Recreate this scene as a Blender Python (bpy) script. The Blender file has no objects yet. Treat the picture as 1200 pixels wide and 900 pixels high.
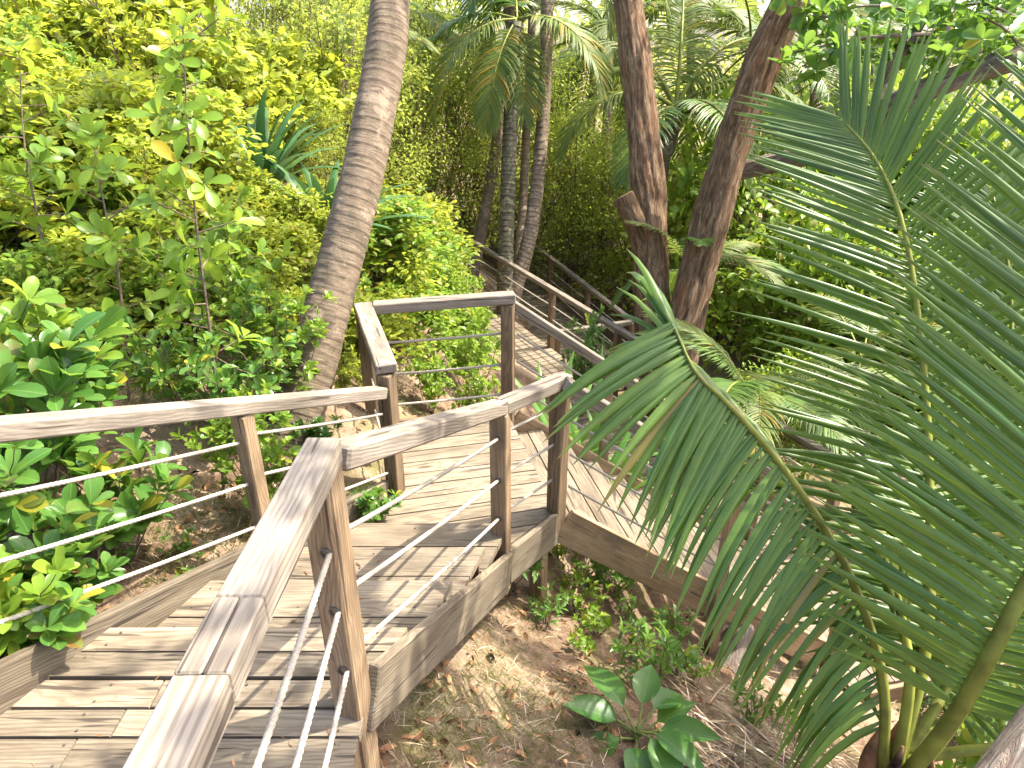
import bpy, math, random
import numpy as np
from mathutils import Vector, Matrix
R = np.random.default_rng(11)
random.seed(5)
SC = bpy.context.scene
COL = SC.collection
rad = math.radians
V3 = lambda *a: np.array(a, float)
def nrm(v):
    v = np.asarray(v, float)
    return v / (np.linalg.norm(v, axis=-1, keepdims=True) + 1e-12)

# ------------------------------------------------------------------ camera
CAMZ, PITCH, FPX = 1.91, rad(26), 800.0
cam_d = bpy.data.cameras.new('camera'); cam = bpy.data.objects.new('camera', cam_d); COL.objects.link(cam)
cam.location = (0, 0, CAMZ); cam.rotation_euler = (rad(90) - PITCH, 0, 0)
cam_d.sensor_width = 36; cam_d.lens = 24; cam_d.clip_start = .05; cam_d.clip_end = 3000
SC.camera = cam
cp, sp = math.cos(PITCH), math.sin(PITCH)
def ray(u, v):
    a = (v - 450) / FPX
    return V3((u - 600) / FPX, cp - a * sp, -(sp + a * cp))
def P(u, v, t):                      # point seen at photo position u, v at depth t
    return V3(0, 0, CAMZ) + ray(u, v) * t

# ------------------------------------------------------------------ terrain
CP = np.array([
 (-1.4,3.9,-.28),(-1.75,2.5,-.22),(-2.1,1.5,-.02),(-2.7,4.5,.12),(-3.6,5.3,.35),(-3,2.5,.1),(-5,4,.75),(-6,8,1.5),(-10,12,3.5),
 (-4,9,.7),(-4,12,.9),(-1.6,5.4,-.35),(-2.52,6.78,.68),(-1.8,6.15,.36),(-1.72,9.15,-.2),(-3.4,7.2,.95),(-1,9,-1.4),(-1,14,-2.3),(-3.5,15,-.2),(0,11,-2.95),(1,11,-3.5),(2.3,10,-3.5),(4,8,-3.6),(3,4.6,-2.95),(2.3,5.2,-2.9),
 (2.4,2.9,-2.2),(1,2,-1.2),(2,1,-1.5),(0,2,-.72),(.2,3.3,-1.3),(1.3,3.6,-1.95),(.9,4.6,-1.95),(1.6,1.8,-1.15),(-.3,1,-.4),(0,0,-.5),(-1,.2,-.3),(2,-1,-1),(-3,-1,.3),
 (-.2,4.2,-1.05),(-.8,3,-.75),(.4,6.5,-2.1),(-.4,6,-1.3),(1.8,7.5,-2.9),(.3,15,-3.4),(5,15,-3.7),(8,10,-4),(12,5,-4.2),(6,4,-3.6),(4,0,-2.4),(0,25,-1.5),(12,25,-3.5),(-12,25,3),(-15,5,4),(25,12,-4.5)], float)
_d = np.linalg.norm(CP[:, None, :2] - CP[None, :, :2], axis=2)
_n = len(CP)
_A = np.zeros((_n + 3, _n + 3)); _A[:_n, :_n] = _d - np.eye(_n) * .05
_A[:_n, _n:] = np.c_[np.ones(_n), CP[:, :2]]; _A[_n:, :_n] = _A[:_n, _n:].T
_w = np.linalg.solve(_A, np.r_[CP[:, 2], 0, 0, 0])
def bumps(x, y):
    return (.035*np.sin(3.1*x+1.3*np.sin(2.3*y))*np.cos(2.7*y+.6) + .018*np.sin(7.3*x+2*np.sin(5.1*y))*np.sin(6.1*y+1)
            + .009*np.sin(17*x+1.5*np.sin(13*y))*np.sin(15*y) + .05*np.sin(1.1*x+.7*y))
def height(x, y):
    x = np.asarray(x, float); y = np.asarray(y, float); sh = np.broadcast(x, y).shape
    q = np.stack([np.broadcast_to(x, sh).ravel(), np.broadcast_to(y, sh).ravel()], 1)
    out = np.empty(len(q))
    for i in range(0, len(q), 20000):
        s = q[i:i+20000]
        d = np.linalg.norm(s[:, None] - CP[None, :, :2], axis=2)
        out[i:i+20000] = d @ _w[:_n] + _w[_n] + s @ _w[_n+1:]
    r = np.linalg.norm(q - V3(1, 8)[None], axis=1)
    k = np.clip((r - 20) / 40, 0, 1); k = k*k*(3-2*k)
    out = np.clip(out, -6, 6) * (1 - k) + (-3.0) * k
    return (out + bumps(q[:, 0], q[:, 1]) * (1 - k)).reshape(sh)
H = lambda x, y: float(height(x, y))
def ground_at(u, t):                 # ground point in image column u at depth t
    x = (u - 600) / FPX * t; z = -1.
    for _ in range(12):
        y = (t - (CAMZ - z) * sp) / cp; z = .5*z + .5*H(x, y)
    return V3(x, y, H(x, y))
def ground_hit(u, v):                # ground point seen at photo position u, v
    r = ray(u, v); t = np.linspace(.8, 30, 1500)
    p = V3(0, 0, CAMZ)[None] + t[:, None] * r[None]
    below = p[:, 2] < height(p[:, 0], p[:, 1])
    return p[int(np.argmax(below))] if below.any() else p[-1]

# ------------------------------------------------------------------ materials
def nodes(name):
    m = bpy.data.materials.new(name); m.use_nodes = True
    nt = m.node_tree; nt.nodes.clear()
    out = nt.nodes.new('ShaderNodeOutputMaterial')
    return m, nt, out
class G:
    def __init__(s, nt): s.nt = nt
    def n(s, t, **k):
        nd = s.nt.nodes.new(t)
        for a, b in k.items():
            if a.startswith('i_'):
                key = a[2:]
                nd.inputs[int(key) if key.isdigit() else key].default_value = b
            else: setattr(nd, a, b)
        return nd
    def l(s, a, b): s.nt.links.new(a, b)
    def mix(s, fac, a, b, mode='MIX'):
        m = s.n('ShaderNodeMix', data_type='RGBA', blend_type=mode)
        for sock, v in ((m.inputs[0], fac), (m.inputs[6], a), (m.inputs[7], b)):
            if hasattr(v, 'is_linked'): s.l(v, sock)
            elif isinstance(v, (int, float)): sock.default_value = v
            else: sock.default_value = (*v, 1)
        return m.outputs[2]
    def math(s, op, a, b=0., clamp=False):
        m = s.n('ShaderNodeMath', operation=op, use_clamp=clamp)
        for sock, v in ((m.inputs[0], a), (m.inputs[1], b)):
            if hasattr(v, 'is_linked'): s.l(v, sock)
            else: sock.default_value = v
        return m.outputs[0]
    def ramp(s, fac, stops):
        r = s.n('ShaderNodeValToRGB'); s.l(fac, r.inputs[0]); e = r.color_ramp.elements
        while len(e) < len(stops): e.new(.5)
        for i, (p, c) in enumerate(stops):
            e[i].position = p; e[i].color = (*c, 1) if len(c) == 3 else c
        return r.outputs[0]
    def rng(s, v, a, b, c, d):
        m = s.n('ShaderNodeMapRange'); s.l(v, m.inputs[0])
        for i, x in enumerate((a, b, c, d)): m.inputs[i+1].default_value = x
        return m.outputs[0]
    def vmul(s, v, k, off=(0, 0, 0)):
        m = s.n('ShaderNodeVectorMath', operation='MULTIPLY_ADD'); s.l(v, m.inputs[0])
        m.inputs[1].default_value = k; m.inputs[2].default_value = off
        return m.outputs[0]
    def noise(s, vec, scale, detail=3, rough=.55, dist=0.):
        m = s.n('ShaderNodeTexNoise'); s.l(vec, m.inputs['Vector'])
        m.inputs['Scale'].default_value = scale; m.inputs['Detail'].default_value = detail
        m.inputs['Roughness'].default_value = rough; m.inputs['Distortion'].default_value = dist
        return m.outputs[0]
    def attr(s, name): return s.n('ShaderNodeAttribute', attribute_name=name)

def wood_mat(name, light, mid, dark, grain=.55, ring=35.):
    m, nt, out = nodes(name); g = G(nt)
    gr = g.attr('gr').outputs['Vector']; ti = g.attr('tint')
    sep = g.n('ShaderNodeSeparateColor'); g.l(ti.outputs['Color'], sep.inputs[0])
    wob = g.noise(g.vmul(gr, (3.2, 9, 9)), 1., 3)
    wv = g.n('ShaderNodeVectorMath', operation='MULTIPLY_ADD'); 
    c = g.n('ShaderNodeCombineXYZ'); g.l(wob, c.inputs[1]); g.l(wob, c.inputs[2])
    g.l(c.outputs[0], wv.inputs[0]); wv.inputs[1].default_value = (0, .05, .05); g.l(g.vmul(gr, (.07, 1, 1)), wv.inputs[2])
    w = g.n('ShaderNodeTexWave', wave_type='RINGS', rings_direction='X'); g.l(wv.outputs[0], w.inputs['Vector'])
    w.inputs['Scale'].default_value = ring; w.inputs['Distortion'].default_value = 1.5; w.inputs['Detail'].default_value = 2
    w.inputs['Detail Scale'].default_value = 2.
    fine = g.noise(g.vmul(gr, (4, 120, 120)), 1., 3, .6)
    blot = g.noise(g.vmul(gr, (2.2, 11, 11)), 1., 4, .6)
    base = g.ramp(blot, [(.25, dark), (.5, mid), (.78, light)])
    base = g.mix(g.math('MULTIPLY', g.rng(w.outputs['Fac'], .35, .95, 0, 1), grain), base, dark)
    base = g.mix(g.rng(fine, .5, .74, 0, .38), base, tuple(x*.45 for x in dark))
    base = g.mix(g.rng(fine, .28, .45, .35, 0), base, tuple(min(1, x*1.2) for x in light))
    vo = g.n('ShaderNodeTexVoronoi'); g.l(g.vmul(gr, (1.7, 7, 7)), vo.inputs['Vector']); vo.inputs['Scale'].default_value = 1.
    base = g.mix(g.rng(vo.outputs['Distance'], .05, .15, .85, 0), base, (.07, .045, .03))
    crk = g.noise(g.vmul(gr, (1.6, 42, 42), (7, 3, 1)), 1., 2, .5)
    base = g.mix(g.rng(crk, .635, .66, 0, .8), base, (.035, .026, .02))
    geo = g.n('ShaderNodeNewGeometry')
    st = g.noise(geo.outputs['Position'], 3.3, 5, .65)
    base = g.mix(g.rng(st, .52, .72, 0, .55), base, (.10, .085, .062))
    br = g.rng(sep.outputs[0], 0, 1, .74, 1.22)
    mul = g.n('ShaderNodeVectorMath', operation='SCALE'); g.l(base, mul.inputs[0]); g.l(br, mul.inputs['Scale'])
    b = g.n('ShaderNodeBsdfPrincipled'); g.l(mul.outputs[0], b.inputs['Base Color'])
    b.inputs['Roughness'].default_value = .78; b.inputs['Specular IOR Level'].default_value = .25
    bp = g.n('ShaderNodeBump'); bp.inputs['Strength'].default_value = .5; bp.inputs['Distance'].default_value = .0025
    hh = g.math('ADD', g.math('MULTIPLY', fine, 1.), g.math('MULTIPLY', w.outputs['Fac'], -.35))
    g.l(hh, bp.inputs['Height']); g.l(bp.outputs[0], b.inputs['Normal'])
    g.l(b.outputs[0], out.inputs[0])
    return m

def leaf_mat(name, lo, hi, old, trans, tw=.38, rough=.45, vein=None, spec=.3, lat=0):
    m, nt, out = nodes(name); g = G(nt)
    ti = g.attr('tint'); sep = g.n('ShaderNodeSeparateColor'); g.l(ti.outputs['Color'], sep.inputs[0])
    oi = g.n('ShaderNodeObjectInfo')
    t = g.math('ADD', g.math('MULTIPLY', sep.outputs[0], .75), g.math('MULTIPLY', oi.outputs['Random'], .25), True)
    c = g.mix(t, lo, hi)
    gr = g.attr('gr').outputs['Vector']
    n1 = g.noise(g.vmul(gr, (14, 14, 14)), 1., 3)
    c = g.mix(g.rng(n1, .45, .75, 0, .35), c, tuple(x*.6 for x in lo))
    if vein:
        sx = g.n('ShaderNodeSeparateXYZ'); g.l(gr, sx.inputs[0])
        av = g.math('ABSOLUTE', sx.outputs[1])
        c = g.mix(g.rng(av, .0, .0022, .75, 0), c, vein)
    if lat:
        fr = g.math('FRACT', g.math('ADD', g.math('MULTIPLY', sx.outputs[0], lat), g.math('MULTIPLY', av, -lat*.75)))
        c = g.mix(g.rng(fr, .0, .1, .45, 0), c, vein)
    c = g.mix(g.rng(sep.outputs[1], .965, 1., 0, .85), c, old)
    # brown tips and spots
    c = g.mix(g.math('MULTIPLY', g.rng(sep.outputs[2], .78, 1., 0, 1.), g.rng(n1, .4, .62, 0, 1)), c, (.16, .085, .03))
    b = g.n('ShaderNodeBsdfPrincipled'); g.l(c, b.inputs['Base Color'])
    b.inputs['Roughness'].default_value = rough; b.inputs['Specular IOR Level'].default_value = spec
    tr = g.n('ShaderNodeBsdfTranslucent')
    g.l(g.mix(.5, g.mix(1., c, trans, 'MULTIPLY'), c), tr.inputs[0])
    s = g.n('ShaderNodeMixShader'); s.inputs[0].default_value = tw
    tr2 = g.mix(.55, c, trans); g.l(tr2, tr.inputs[0])
    g.l(b.outputs[0], s.inputs[1]); g.l(tr.outputs[0], s.inputs[2]); g.l(s.outputs[0], out.inputs[0])
    return m

def bark_mat(name, light, mid, dark, kind):
    m, nt, out = nodes(name); g = G(nt)
    gr = g.attr('gr').outputs['Vector']; geo = g.n('ShaderNodeNewGeometry').outputs['Position']
    b = g.n('ShaderNodeBsdfPrincipled'); b.inputs['Roughness'].default_value = .9; b.inputs['Specular IOR Level'].default_value = .15
    bp = g.n('ShaderNodeBump'); bp.inputs['Strength'].default_value = .8
    if kind == 'palm':       # gr = along, around (metres), step
        sx = g.n('ShaderNodeSeparateXYZ'); g.l(gr, sx.inputs[0])
        n = g.noise(g.vmul(gr, (9, 9, 9)), 1., 5, .65); n2 = g.noise(geo, 30., 4, .7)
        crack = g.noise(g.vmul(gr, (7, 45, 45)), 1., 3, .6)
        c = g.ramp(n, [(.3, dark), (.5, mid), (.7, light)])
        c = g.mix(g.rng(crack, .55, .72, 0, .7), c, tuple(x*.5 for x in dark))
        c = g.mix(g.rng(sx.outputs[2], .78, .98, 0, .6), c, tuple(x*.45 for x in dark))
        c = g.mix(g.rng(sx.outputs[2], .0, .16, .55, 0), c, tuple(min(1, x*1.2) for x in light))
        c = g.mix(g.rng(n2, .5, .7, 0, .4), c, tuple(x*.6 for x in mid))
        n3 = g.noise(geo, 4.5, 5, .7); c = g.mix(g.rng(n3, .56, .62, 0, .6), c, tuple(min(1, x*1.25) for x in light)); c = g.mix(g.rng(n3, .36, .44, .6, 0), c, (.075, .07, .045))
        h = g.math('ADD', g.math('MULTIPLY', crack, -.6), n2); bp.inputs['Distance'].default_value = .008
    else:
        n = g.noise(g.vmul(gr, (4, 22, 22)), 1., 6, .75, .8); n2 = g.noise(g.vmul(gr, (3, 9, 9)), 1., 4, .6)
        c = g.ramp(n, [(.32, dark), (.5, mid), (.68, light)])
        c = g.mix(g.rng(n2, .55, .7, 0, .7), c, (.20, .085, .04))
        c = g.mix(g.rng(n2, .28, .42, .5, 0), c, tuple(x*.5 for x in dark))
        h = g.math('ADD', n, g.math('MULTIPLY', n2, .5)); bp.inputs['Distance'].default_value = .07
    g.l(h, bp.inputs['Height']); g.l(bp.outputs[0], b.inputs['Normal']); g.l(c, b.inputs['Base Color'])
    g.l(b.outputs[0], out.inputs[0]); return m

def plain_mat(name, col, rough=.8, var=.35, scale=40.):
    m, nt, out = nodes(name); g = G(nt)
    ti = g.attr('tint'); sep = g.n('ShaderNodeSeparateColor'); g.l(ti.outputs['Color'], sep.inputs[0])
    n = g.noise(g.n('ShaderNodeNewGeometry').outputs['Position'], scale, 4)
    f = g.math('ADD', g.rng(n, .3, .7, 1-var, 1+var), g.rng(sep.outputs[0], 0, 1, -var, var))
    v = g.n('ShaderNodeVectorMath', operation='SCALE'); v.inputs[0].default_value = col; g.l(f, v.inputs['Scale'])
    b = g.n('ShaderNodeBsdfPrincipled'); g.l(v.outputs[0], b.inputs['Base Color']); b.inputs['Roughness'].default_value = rough
    b.inputs['Specular IOR Level'].default_value = .2
    g.l(b.outputs[0], out.inputs[0]); return m

def ground_mat():
    m, nt, out = nodes('earth'); g = G(nt)
    pos = g.n('ShaderNodeNewGeometry').outputs['Position']
    big = g.noise(pos, .9, 4, .6, .3); med = g.noise(pos, 5., 6, .65); fin = g.noise(pos, 55., 5, .7)
    c = g.ramp(med, [(.3, (.075, .046, .028)), (.46, (.15, .10, .064)), (.6, (.25, .18, .118)), (.75, (.35, .27, .185))])
    c = g.mix(g.rng(big, .5, .66, 0, .8), c, (.34, .26, .175))
    c = g.mix(g.rng(big, .34, .5, .8, 0), c, (.095, .058, .037))
    c = g.mix(g.math('MULTIPLY', g.rng(g.noise(pos, 1.7, 4, .6), .5, .64, 0, .8), g.rng(fin, .4, .6, .3, 1)), c, (.13, .14, .045))
    c = g.mix(g.rng(fin, .5, .72, 0, .6), c, (.07, .045, .03))
    c = g.mix(g.rng(fin, .28, .42, .4, 0), c, (.52, .42, .31))
    b = g.n('ShaderNodeBsdfPrincipled'); g.l(c, b.inputs['Base Color']); b.inputs['Roughness'].default_value = .95
    b.inputs['Specular IOR Level'].default_value = .1
    bp = g.n('ShaderNodeBump'); bp.inputs['Distance'].default_value = .03; bp.inputs['Strength'].default_value = .9
    g.l(g.math('ADD', med, g.math('MULTIPLY', fin, .5)), bp.inputs['Height']); g.l(bp.outputs[0], b.inputs['Normal'])
    g.l(b.outputs[0], out.inputs[0]); return m

M = {}
M['wood_rail'] = wood_mat('weathered_rail_timber', (.295, .255, .205), (.215, .182, .142), (.112, .092, .07), .5, 24)
M['wood_deck'] = wood_mat('weathered_deck_timber', (.29, .242, .172), (.205, .165, .113), (.098, .075, .05), .5, 26)
M['wood_post'] = wood_mat('brown_post_timber', (.30, .215, .13), (.20, .138, .08), (.095, .063, .036), .55, 32)
M['wood_warm'] = wood_mat('orange_brown_timber', (.42, .31, .19), (.32, .22, .125), (.18, .115, .065), .5, 30)
M['rope'] = plain_mat('pale_rope', (.33, .295, .24), .9, .22, 260)
M['metal'] = plain_mat('dull_metal', (.09, .078, .065), .5, .3, 90)
M['leaf_lime'] = leaf_mat('lime_leaf', (.15, .235, .028), (.36, .40, .045), (.55, .38, .03), (.70, .75, .07), .45)
M['leaf_bright'] = leaf_mat('bright_leaf', (.075, .17, .02), (.235, .35, .04), (.5, .34, .03), (.5, .66, .06), .42, .36)
M['leaf_gloss'] = leaf_mat('glossy_leaf', (.042, .12, .024), (.13, .26, .045), (.5, .34, .03), (.38, .6, .07), .36, .27, (.22, .33, .09))
M['leaf_dark'] = leaf_mat('dark_leaf', (.03, .09, .022), (.085, .185, .04), (.35, .24, .03), (.24, .44, .06), .32, .33)
M['leaf_veined'] = leaf_mat('veined_leaf', (.035, .115, .02), (.095, .215, .03), (.35, .24, .03), (.3, .5, .06), .32, .36, (.19, .29, .08), .35, 42)
M['leaf_hedge'] = leaf_mat('hedge_leaf', (.19, .26, .035), (.42, .48, .08), (.36, .27, .08), (.62, .7, .1), .46, .5)
M['leaf_strap'] = leaf_mat('strap_leaf', (.03, .088, .022), (.075, .15, .036), (.3, .25, .05), (.1, .24, .07), .2, .33)
M['palm'] = leaf_mat('palm_leaflet', (.03, .09, .013), (.125, .205, .033), (.25, .16, .055), (.28, .44, .045), .3, .36, (.18, .22, .07), .4)
M['palm_pale'] = leaf_mat('pale_palm_leaflet', (.055, .105, .022), (.19, .24, .055), (.42, .22, .03), (.45, .55, .08), .4, .45, (.25, .27, .07), .25)
M['palm_dry'] = leaf_mat('dry_palm_leaflet', (.20, .14, .075), (.36, .28, .17), (.3, .2, .1), (.4, .3, .15), .2, .7)
M['rachis'] = plain_mat('green_midrib', (.15, .165, .03), .45, .4, 9)
M['stem'] = plain_mat('twig_bark', (.15, .11, .075), .85, .35, 60)
M['greenstem'] = plain_mat('green_stem', (.17, .20, .05), .6, .3, 40)
M['palmbark'] = bark_mat('palm_bark', (.30, .235, .165), (.185, .14, .096), (.085, .064, .044), 'palm')
M['palmbark_dark'] = bark_mat('dark_palm_bark', (.22, .21, .13), (.085, .075, .05), (.03, .026, .02), 'palm')
M['bark'] = bark_mat('flaky_bark', (.35, .25, .16), (.16, .098, .054), (.036, .023, .014), 'tree')
M['bark_grey'] = bark_mat('grey_bark', (.34, .30, .25), (.19, .155, .125), (.08, .062, .05), 'tree')
M['litter'] = plain_mat('dead_leaf', (.23, .12, .06), .8, .75, 8)
M['straw'] = plain_mat('dry_straw', (.42, .32, .215), .85, .5, 8)
M['grass'] = leaf_mat('grass_blade', (.07, .10, .02), (.20, .21, .06), (.35, .27, .1), (.35, .4, .1), .35, .5)
M['earth'] = ground_mat()

# ------------------------------------------------------------------ mesh helpers
def make_mesh(name, V, F, mats, gr=None, tint=None, midx=None, smooth=False):
    me = bpy.data.meshes.new(name)
    V = np.asarray(V, np.float32)
    if isinstance(F, np.ndarray):
        nf, k = F.shape
        me.vertices.add(len(V)); me.vertices.foreach_set('co', V.ravel())
        me.loops.add(nf * k); me.loops.foreach_set('vertex_index', F.astype(np.int32).ravel())
        me.polygons.add(nf); me.polygons.foreach_set('loop_start', np.arange(0, nf * k, k, dtype=np.int32))
        me.polygons.foreach_set('loop_total', np.full(nf, k, np.int32))
        me.update(calc_edges=True)
    else:
        me.from_pydata(V.tolist(), [], [list(map(int, f)) for f in F])
        me.update()
    for m in mats: me.materials.append(M[m] if isinstance(m, str) else m)
    if midx is not None: me.polygons.foreach_set('material_index', np.asarray(midx, np.int32))
    if smooth: me.polygons.foreach_set('use_smooth', np.ones(len(me.polygons), bool))
    if gr is not None:
        a = me.attributes.new('gr', 'FLOAT_VECTOR', 'POINT'); a.data.foreach_set('vector', np.asarray(gr, np.float32).ravel())
    if tint is not None:
        t = np.asarray(tint, np.float32)
        if t.shape[1] == 3: t = np.c_[t, np.ones(len(t), np.float32)]
        a = me.attributes.new('tint', 'FLOAT_COLOR', 'POINT'); a.data.foreach_set('color', t.ravel())
    return me
class MB:
    """collects pieces into one mesh"""
    def __init__(s): s.V = []; s.F = []; s.g = []; s.t = []; s.mi = []; s.n = 0
    def add(s, V, F, gr=None, tint=None, mi=0):
        V = np.asarray(V, float)
        s.V.append(V); s.F += [[i + s.n for i in f] for f in F]; s.mi += [mi] * len(F)
        s.g.append(np.asarray(gr, float) if gr is not None else V)
        t = R.random(3) if tint is None else np.asarray(tint, float)
        s.t.append(np.broadcast_to(t, (len(V), 3)) if t.ndim == 1 else t)
        s.n += len(V)
    def mesh(s, name, mats, smooth=False):
        return make_mesh(name, np.concatenate(s.V), s.F, mats if isinstance(mats, (list, tuple)) else [mats],
                         np.concatenate(s.g), np.concatenate(s.t), s.mi, smooth)
    def obj(s, name, mats, parent=None, smooth=False): return link(name, s.mesh(name, mats, smooth), parent)
def link(name, me, parent=None):
    o = bpy.data.objects.new(name, me); COL.objects.link(o)
    if parent is not None:
        o.parent = parent; o.location = -Vector(parent.location) if me is not None and parent.get('world') else (0, 0, 0)
    return o
def tag(o, label=None, cat=None, group=None, kind=None):
    if label: o['label'] = label
    if cat: o['category'] = cat
    if group: o['group'] = group
    if kind: o['kind'] = kind
    return o
def thing(name, loc, label, cat, group=None, world=True):
    o = bpy.data.objects.new(name, None); COL.objects.link(o); o.location = loc; o.empty_display_size = .1
    o['world'] = 1 if world else 0
    return tag(o, label, cat, group)

# chamfered box
_bt = {}
def _box_template():
    if _bt: return _bt['idx'], _bt['F']
    idx = []
    for sx in (-1, 1):
        for sy in (-1, 1):
            for sz in (-1, 1):
                for k in range(3): idx.append((sx, sy, sz, k))
    pos = {c: i for i, c in enumerate(idx)}
    F = []
    S = (-1, 1)
    def corner(ax, s, b, c, ob, oc):
        t = [0, 0, 0]; t[ax] = s; t[ob] = b; t[oc] = c; return tuple(t)
    for ax in range(3):
        ob, oc = (ax+1) % 3, (ax+2) % 3
        for s in S: F.append([pos[(*corner(ax, s, b, c, ob, oc), ax)] for b, c in ((-1,-1),(1,-1),(1,1),(-1,1))])
        # edges parallel to ax: between faces ob and oc
        for b in S:
            for c in S:
                p = [pos[(*corner(ax, -1, b, c, ob, oc), ob)], pos[(*corner(ax, -1, b, c, ob, oc), oc)],
                     pos[(*corner(ax, 1, b, c, ob, oc), oc)], pos[(*corner(ax, 1, b, c, ob, oc), ob)]]
                F.append(p)
    for sx in S:
        for sy in S:
            for sz in S: F.append([pos[(sx, sy, sz, k)] for k in range(3)])
    idx = np.array(idx)
    sg, k = idx[:, :3].astype(float), idx[:, 3]
    v = sg * np.where(np.arange(3)[None] == k[:, None], 1, .9)
    F2 = []
    for f in F:
        q = v[f]; n = np.cross(q[1] - q[0], q[2] - q[0]); 
        F2.append(f if n @ q.mean(0) > 0 else f[::-1])
    _bt['idx'], _bt['F'] = (sg, k), F2
    return _bt['idx'], F2
def beam(mb, p0, p1, w, h, up=(0, 0, 1), e=.004, ext=0., mi=0, tint=None, shear=False):
    """timber from p0 to p1 (axis through the middle), w across, h along up"""
    p0, p1 = np.asarray(p0, float), np.asarray(p1, float)
    X = nrm(p1 - p0); p0 = p0 - X*ext; p1 = p1 + X*ext
    Y = nrm(np.cross(np.asarray(up, float), X)); Z = np.cross(X, Y)
    (sg, k), F = _box_template()
    hs = V3(np.linalg.norm(p1 - p0) / 2, w / 2, h / 2); e = min(e, hs.min()*.6)
    loc = sg * (hs[None] - np.where(np.arange(3)[None] == k[:, None], 0, e))
    W = (p0 + p1)/2 + loc[:, :1]*X + loc[:, 1:2]*Y + loc[:, 2:]*Z
    off = R.uniform(-1, 1, 3) * V3(40, .0, .0) + V3(0, R.uniform(-.05, .05), R.choice([-1, 1]) * R.uniform(.03, .12))
    g = loc + off; g[:, 2] += loc[:, 0]*R.uniform(-.045, .045); g[:, 1] += loc[:, 0]*R.uniform(-.02, .02)
    mb.add(W, F, g, tint, mi)

def catmull(pts, n):
    pts = np.asarray(pts, float)
    if len(pts) == 2: return pts[0] + np.linspace(0, 1, n)[:, None]*(pts[1]-pts[0])
    p = np.vstack([2*pts[0]-pts[1], pts, 2*pts[-1]-pts[-2]])
    s = np.linspace(0, len(pts)-1-1e-9, n); i = s.astype(int); f = (s-i)[:, None]
    a, b, c, d = p[i], p[i+1], p[i+2], p[i+3]
    return .5*((2*b)+(-a+c)*f+(2*a-5*b+4*c-d)*f**2+(-a+3*b-3*c+d)*f**3)
def frames(c):
    T = nrm(np.gradient(c, axis=0)); N = np.zeros_like(T)
    u = V3(0, 0, 1) if abs(T[0, 2]) < .8 else V3(0, 1, 0)
    N[0] = nrm(u - T[0]*(u @ T[0]))
    for i in range(1, len(c)):
        N[i] = nrm(N[i-1] - T[i]*(N[i-1] @ T[i]))
    return T, N, np.cross(T, N)
def tube(mb, pts, r, ns=8, n=None, mi=0, rfun=None, caps=True, tint=None, grz=None):
    n = n or max(2, len(pts))
    c = catmull(pts, n); T, N, B = frames(c)
    r = np.interp(np.linspace(0, 1, n), np.linspace(0, 1, len(np.atleast_1d(r))), np.atleast_1d(r)) if np.ndim(r) else np.full(n, r)
    ph = np.arange(ns) * 2*math.pi/ns
    s = np.r_[0, np.cumsum(np.linalg.norm(np.diff(c, axis=0), axis=1))]
    rr = r[:, None] * np.ones((1, ns))
    if rfun is not None: rr = rfun(s, ph, rr)
    V = c[:, None] + rr[..., None]*(np.cos(ph)[None, :, None]*N[:, None] + np.sin(ph)[None, :, None]*B[:, None])
    g = np.zeros((n, ns, 3)); off = R.uniform(0, 20)
    g[..., 0] = s[:, None]+off; g[..., 1] = r[:, None]*np.cos(ph); g[..., 2] = r[:, None]*np.sin(ph)
    if grz is not None: g[..., 1] = np.mean(r)*(np.abs(ph-math.pi)); g[..., 2] = grz(s)[:, None]
    F = []
    for i in range(n-1):
        for j in range(ns):
            k = (j+1) % ns; F.append([i*ns+j, i*ns+k, (i+1)*ns+k, (i+1)*ns+j])
    if caps: F.append(list(range(ns))[::-1]); F.append([(n-1)*ns+j for j in range(ns)])
    mb.add(V.reshape(-1, 3), F, g.reshape(-1, 3), tint, mi)

def rope(parent, p0, p1, near=True, r=.0082, sag=.006):
    p0, p1 = np.asarray(p0, float), np.asarray(p1, float)
    L = np.linalg.norm(p1-p0); mb = MB()
    n = max(4, int(L/.006)) if near else max(3, int(L/.3))
    f = np.linspace(0, 1, n)[:, None]
    c = p0 + f*(p1-p0); c[:, 2] -= 4*sag*L*(f*(1-f))[:, 0]
    if near:
        tw = lambda s, ph, rr: rr*(.74+.36*np.abs(np.cos(1.5*(ph[None]-s[:, None]*2*math.pi/.055))))
        tube(mb, c, r, 12, n, rfun=tw)
    else: tube(mb, c, r*1.05, 6, n)
    return mb.obj('rope', 'rope', parent, smooth=near)

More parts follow.
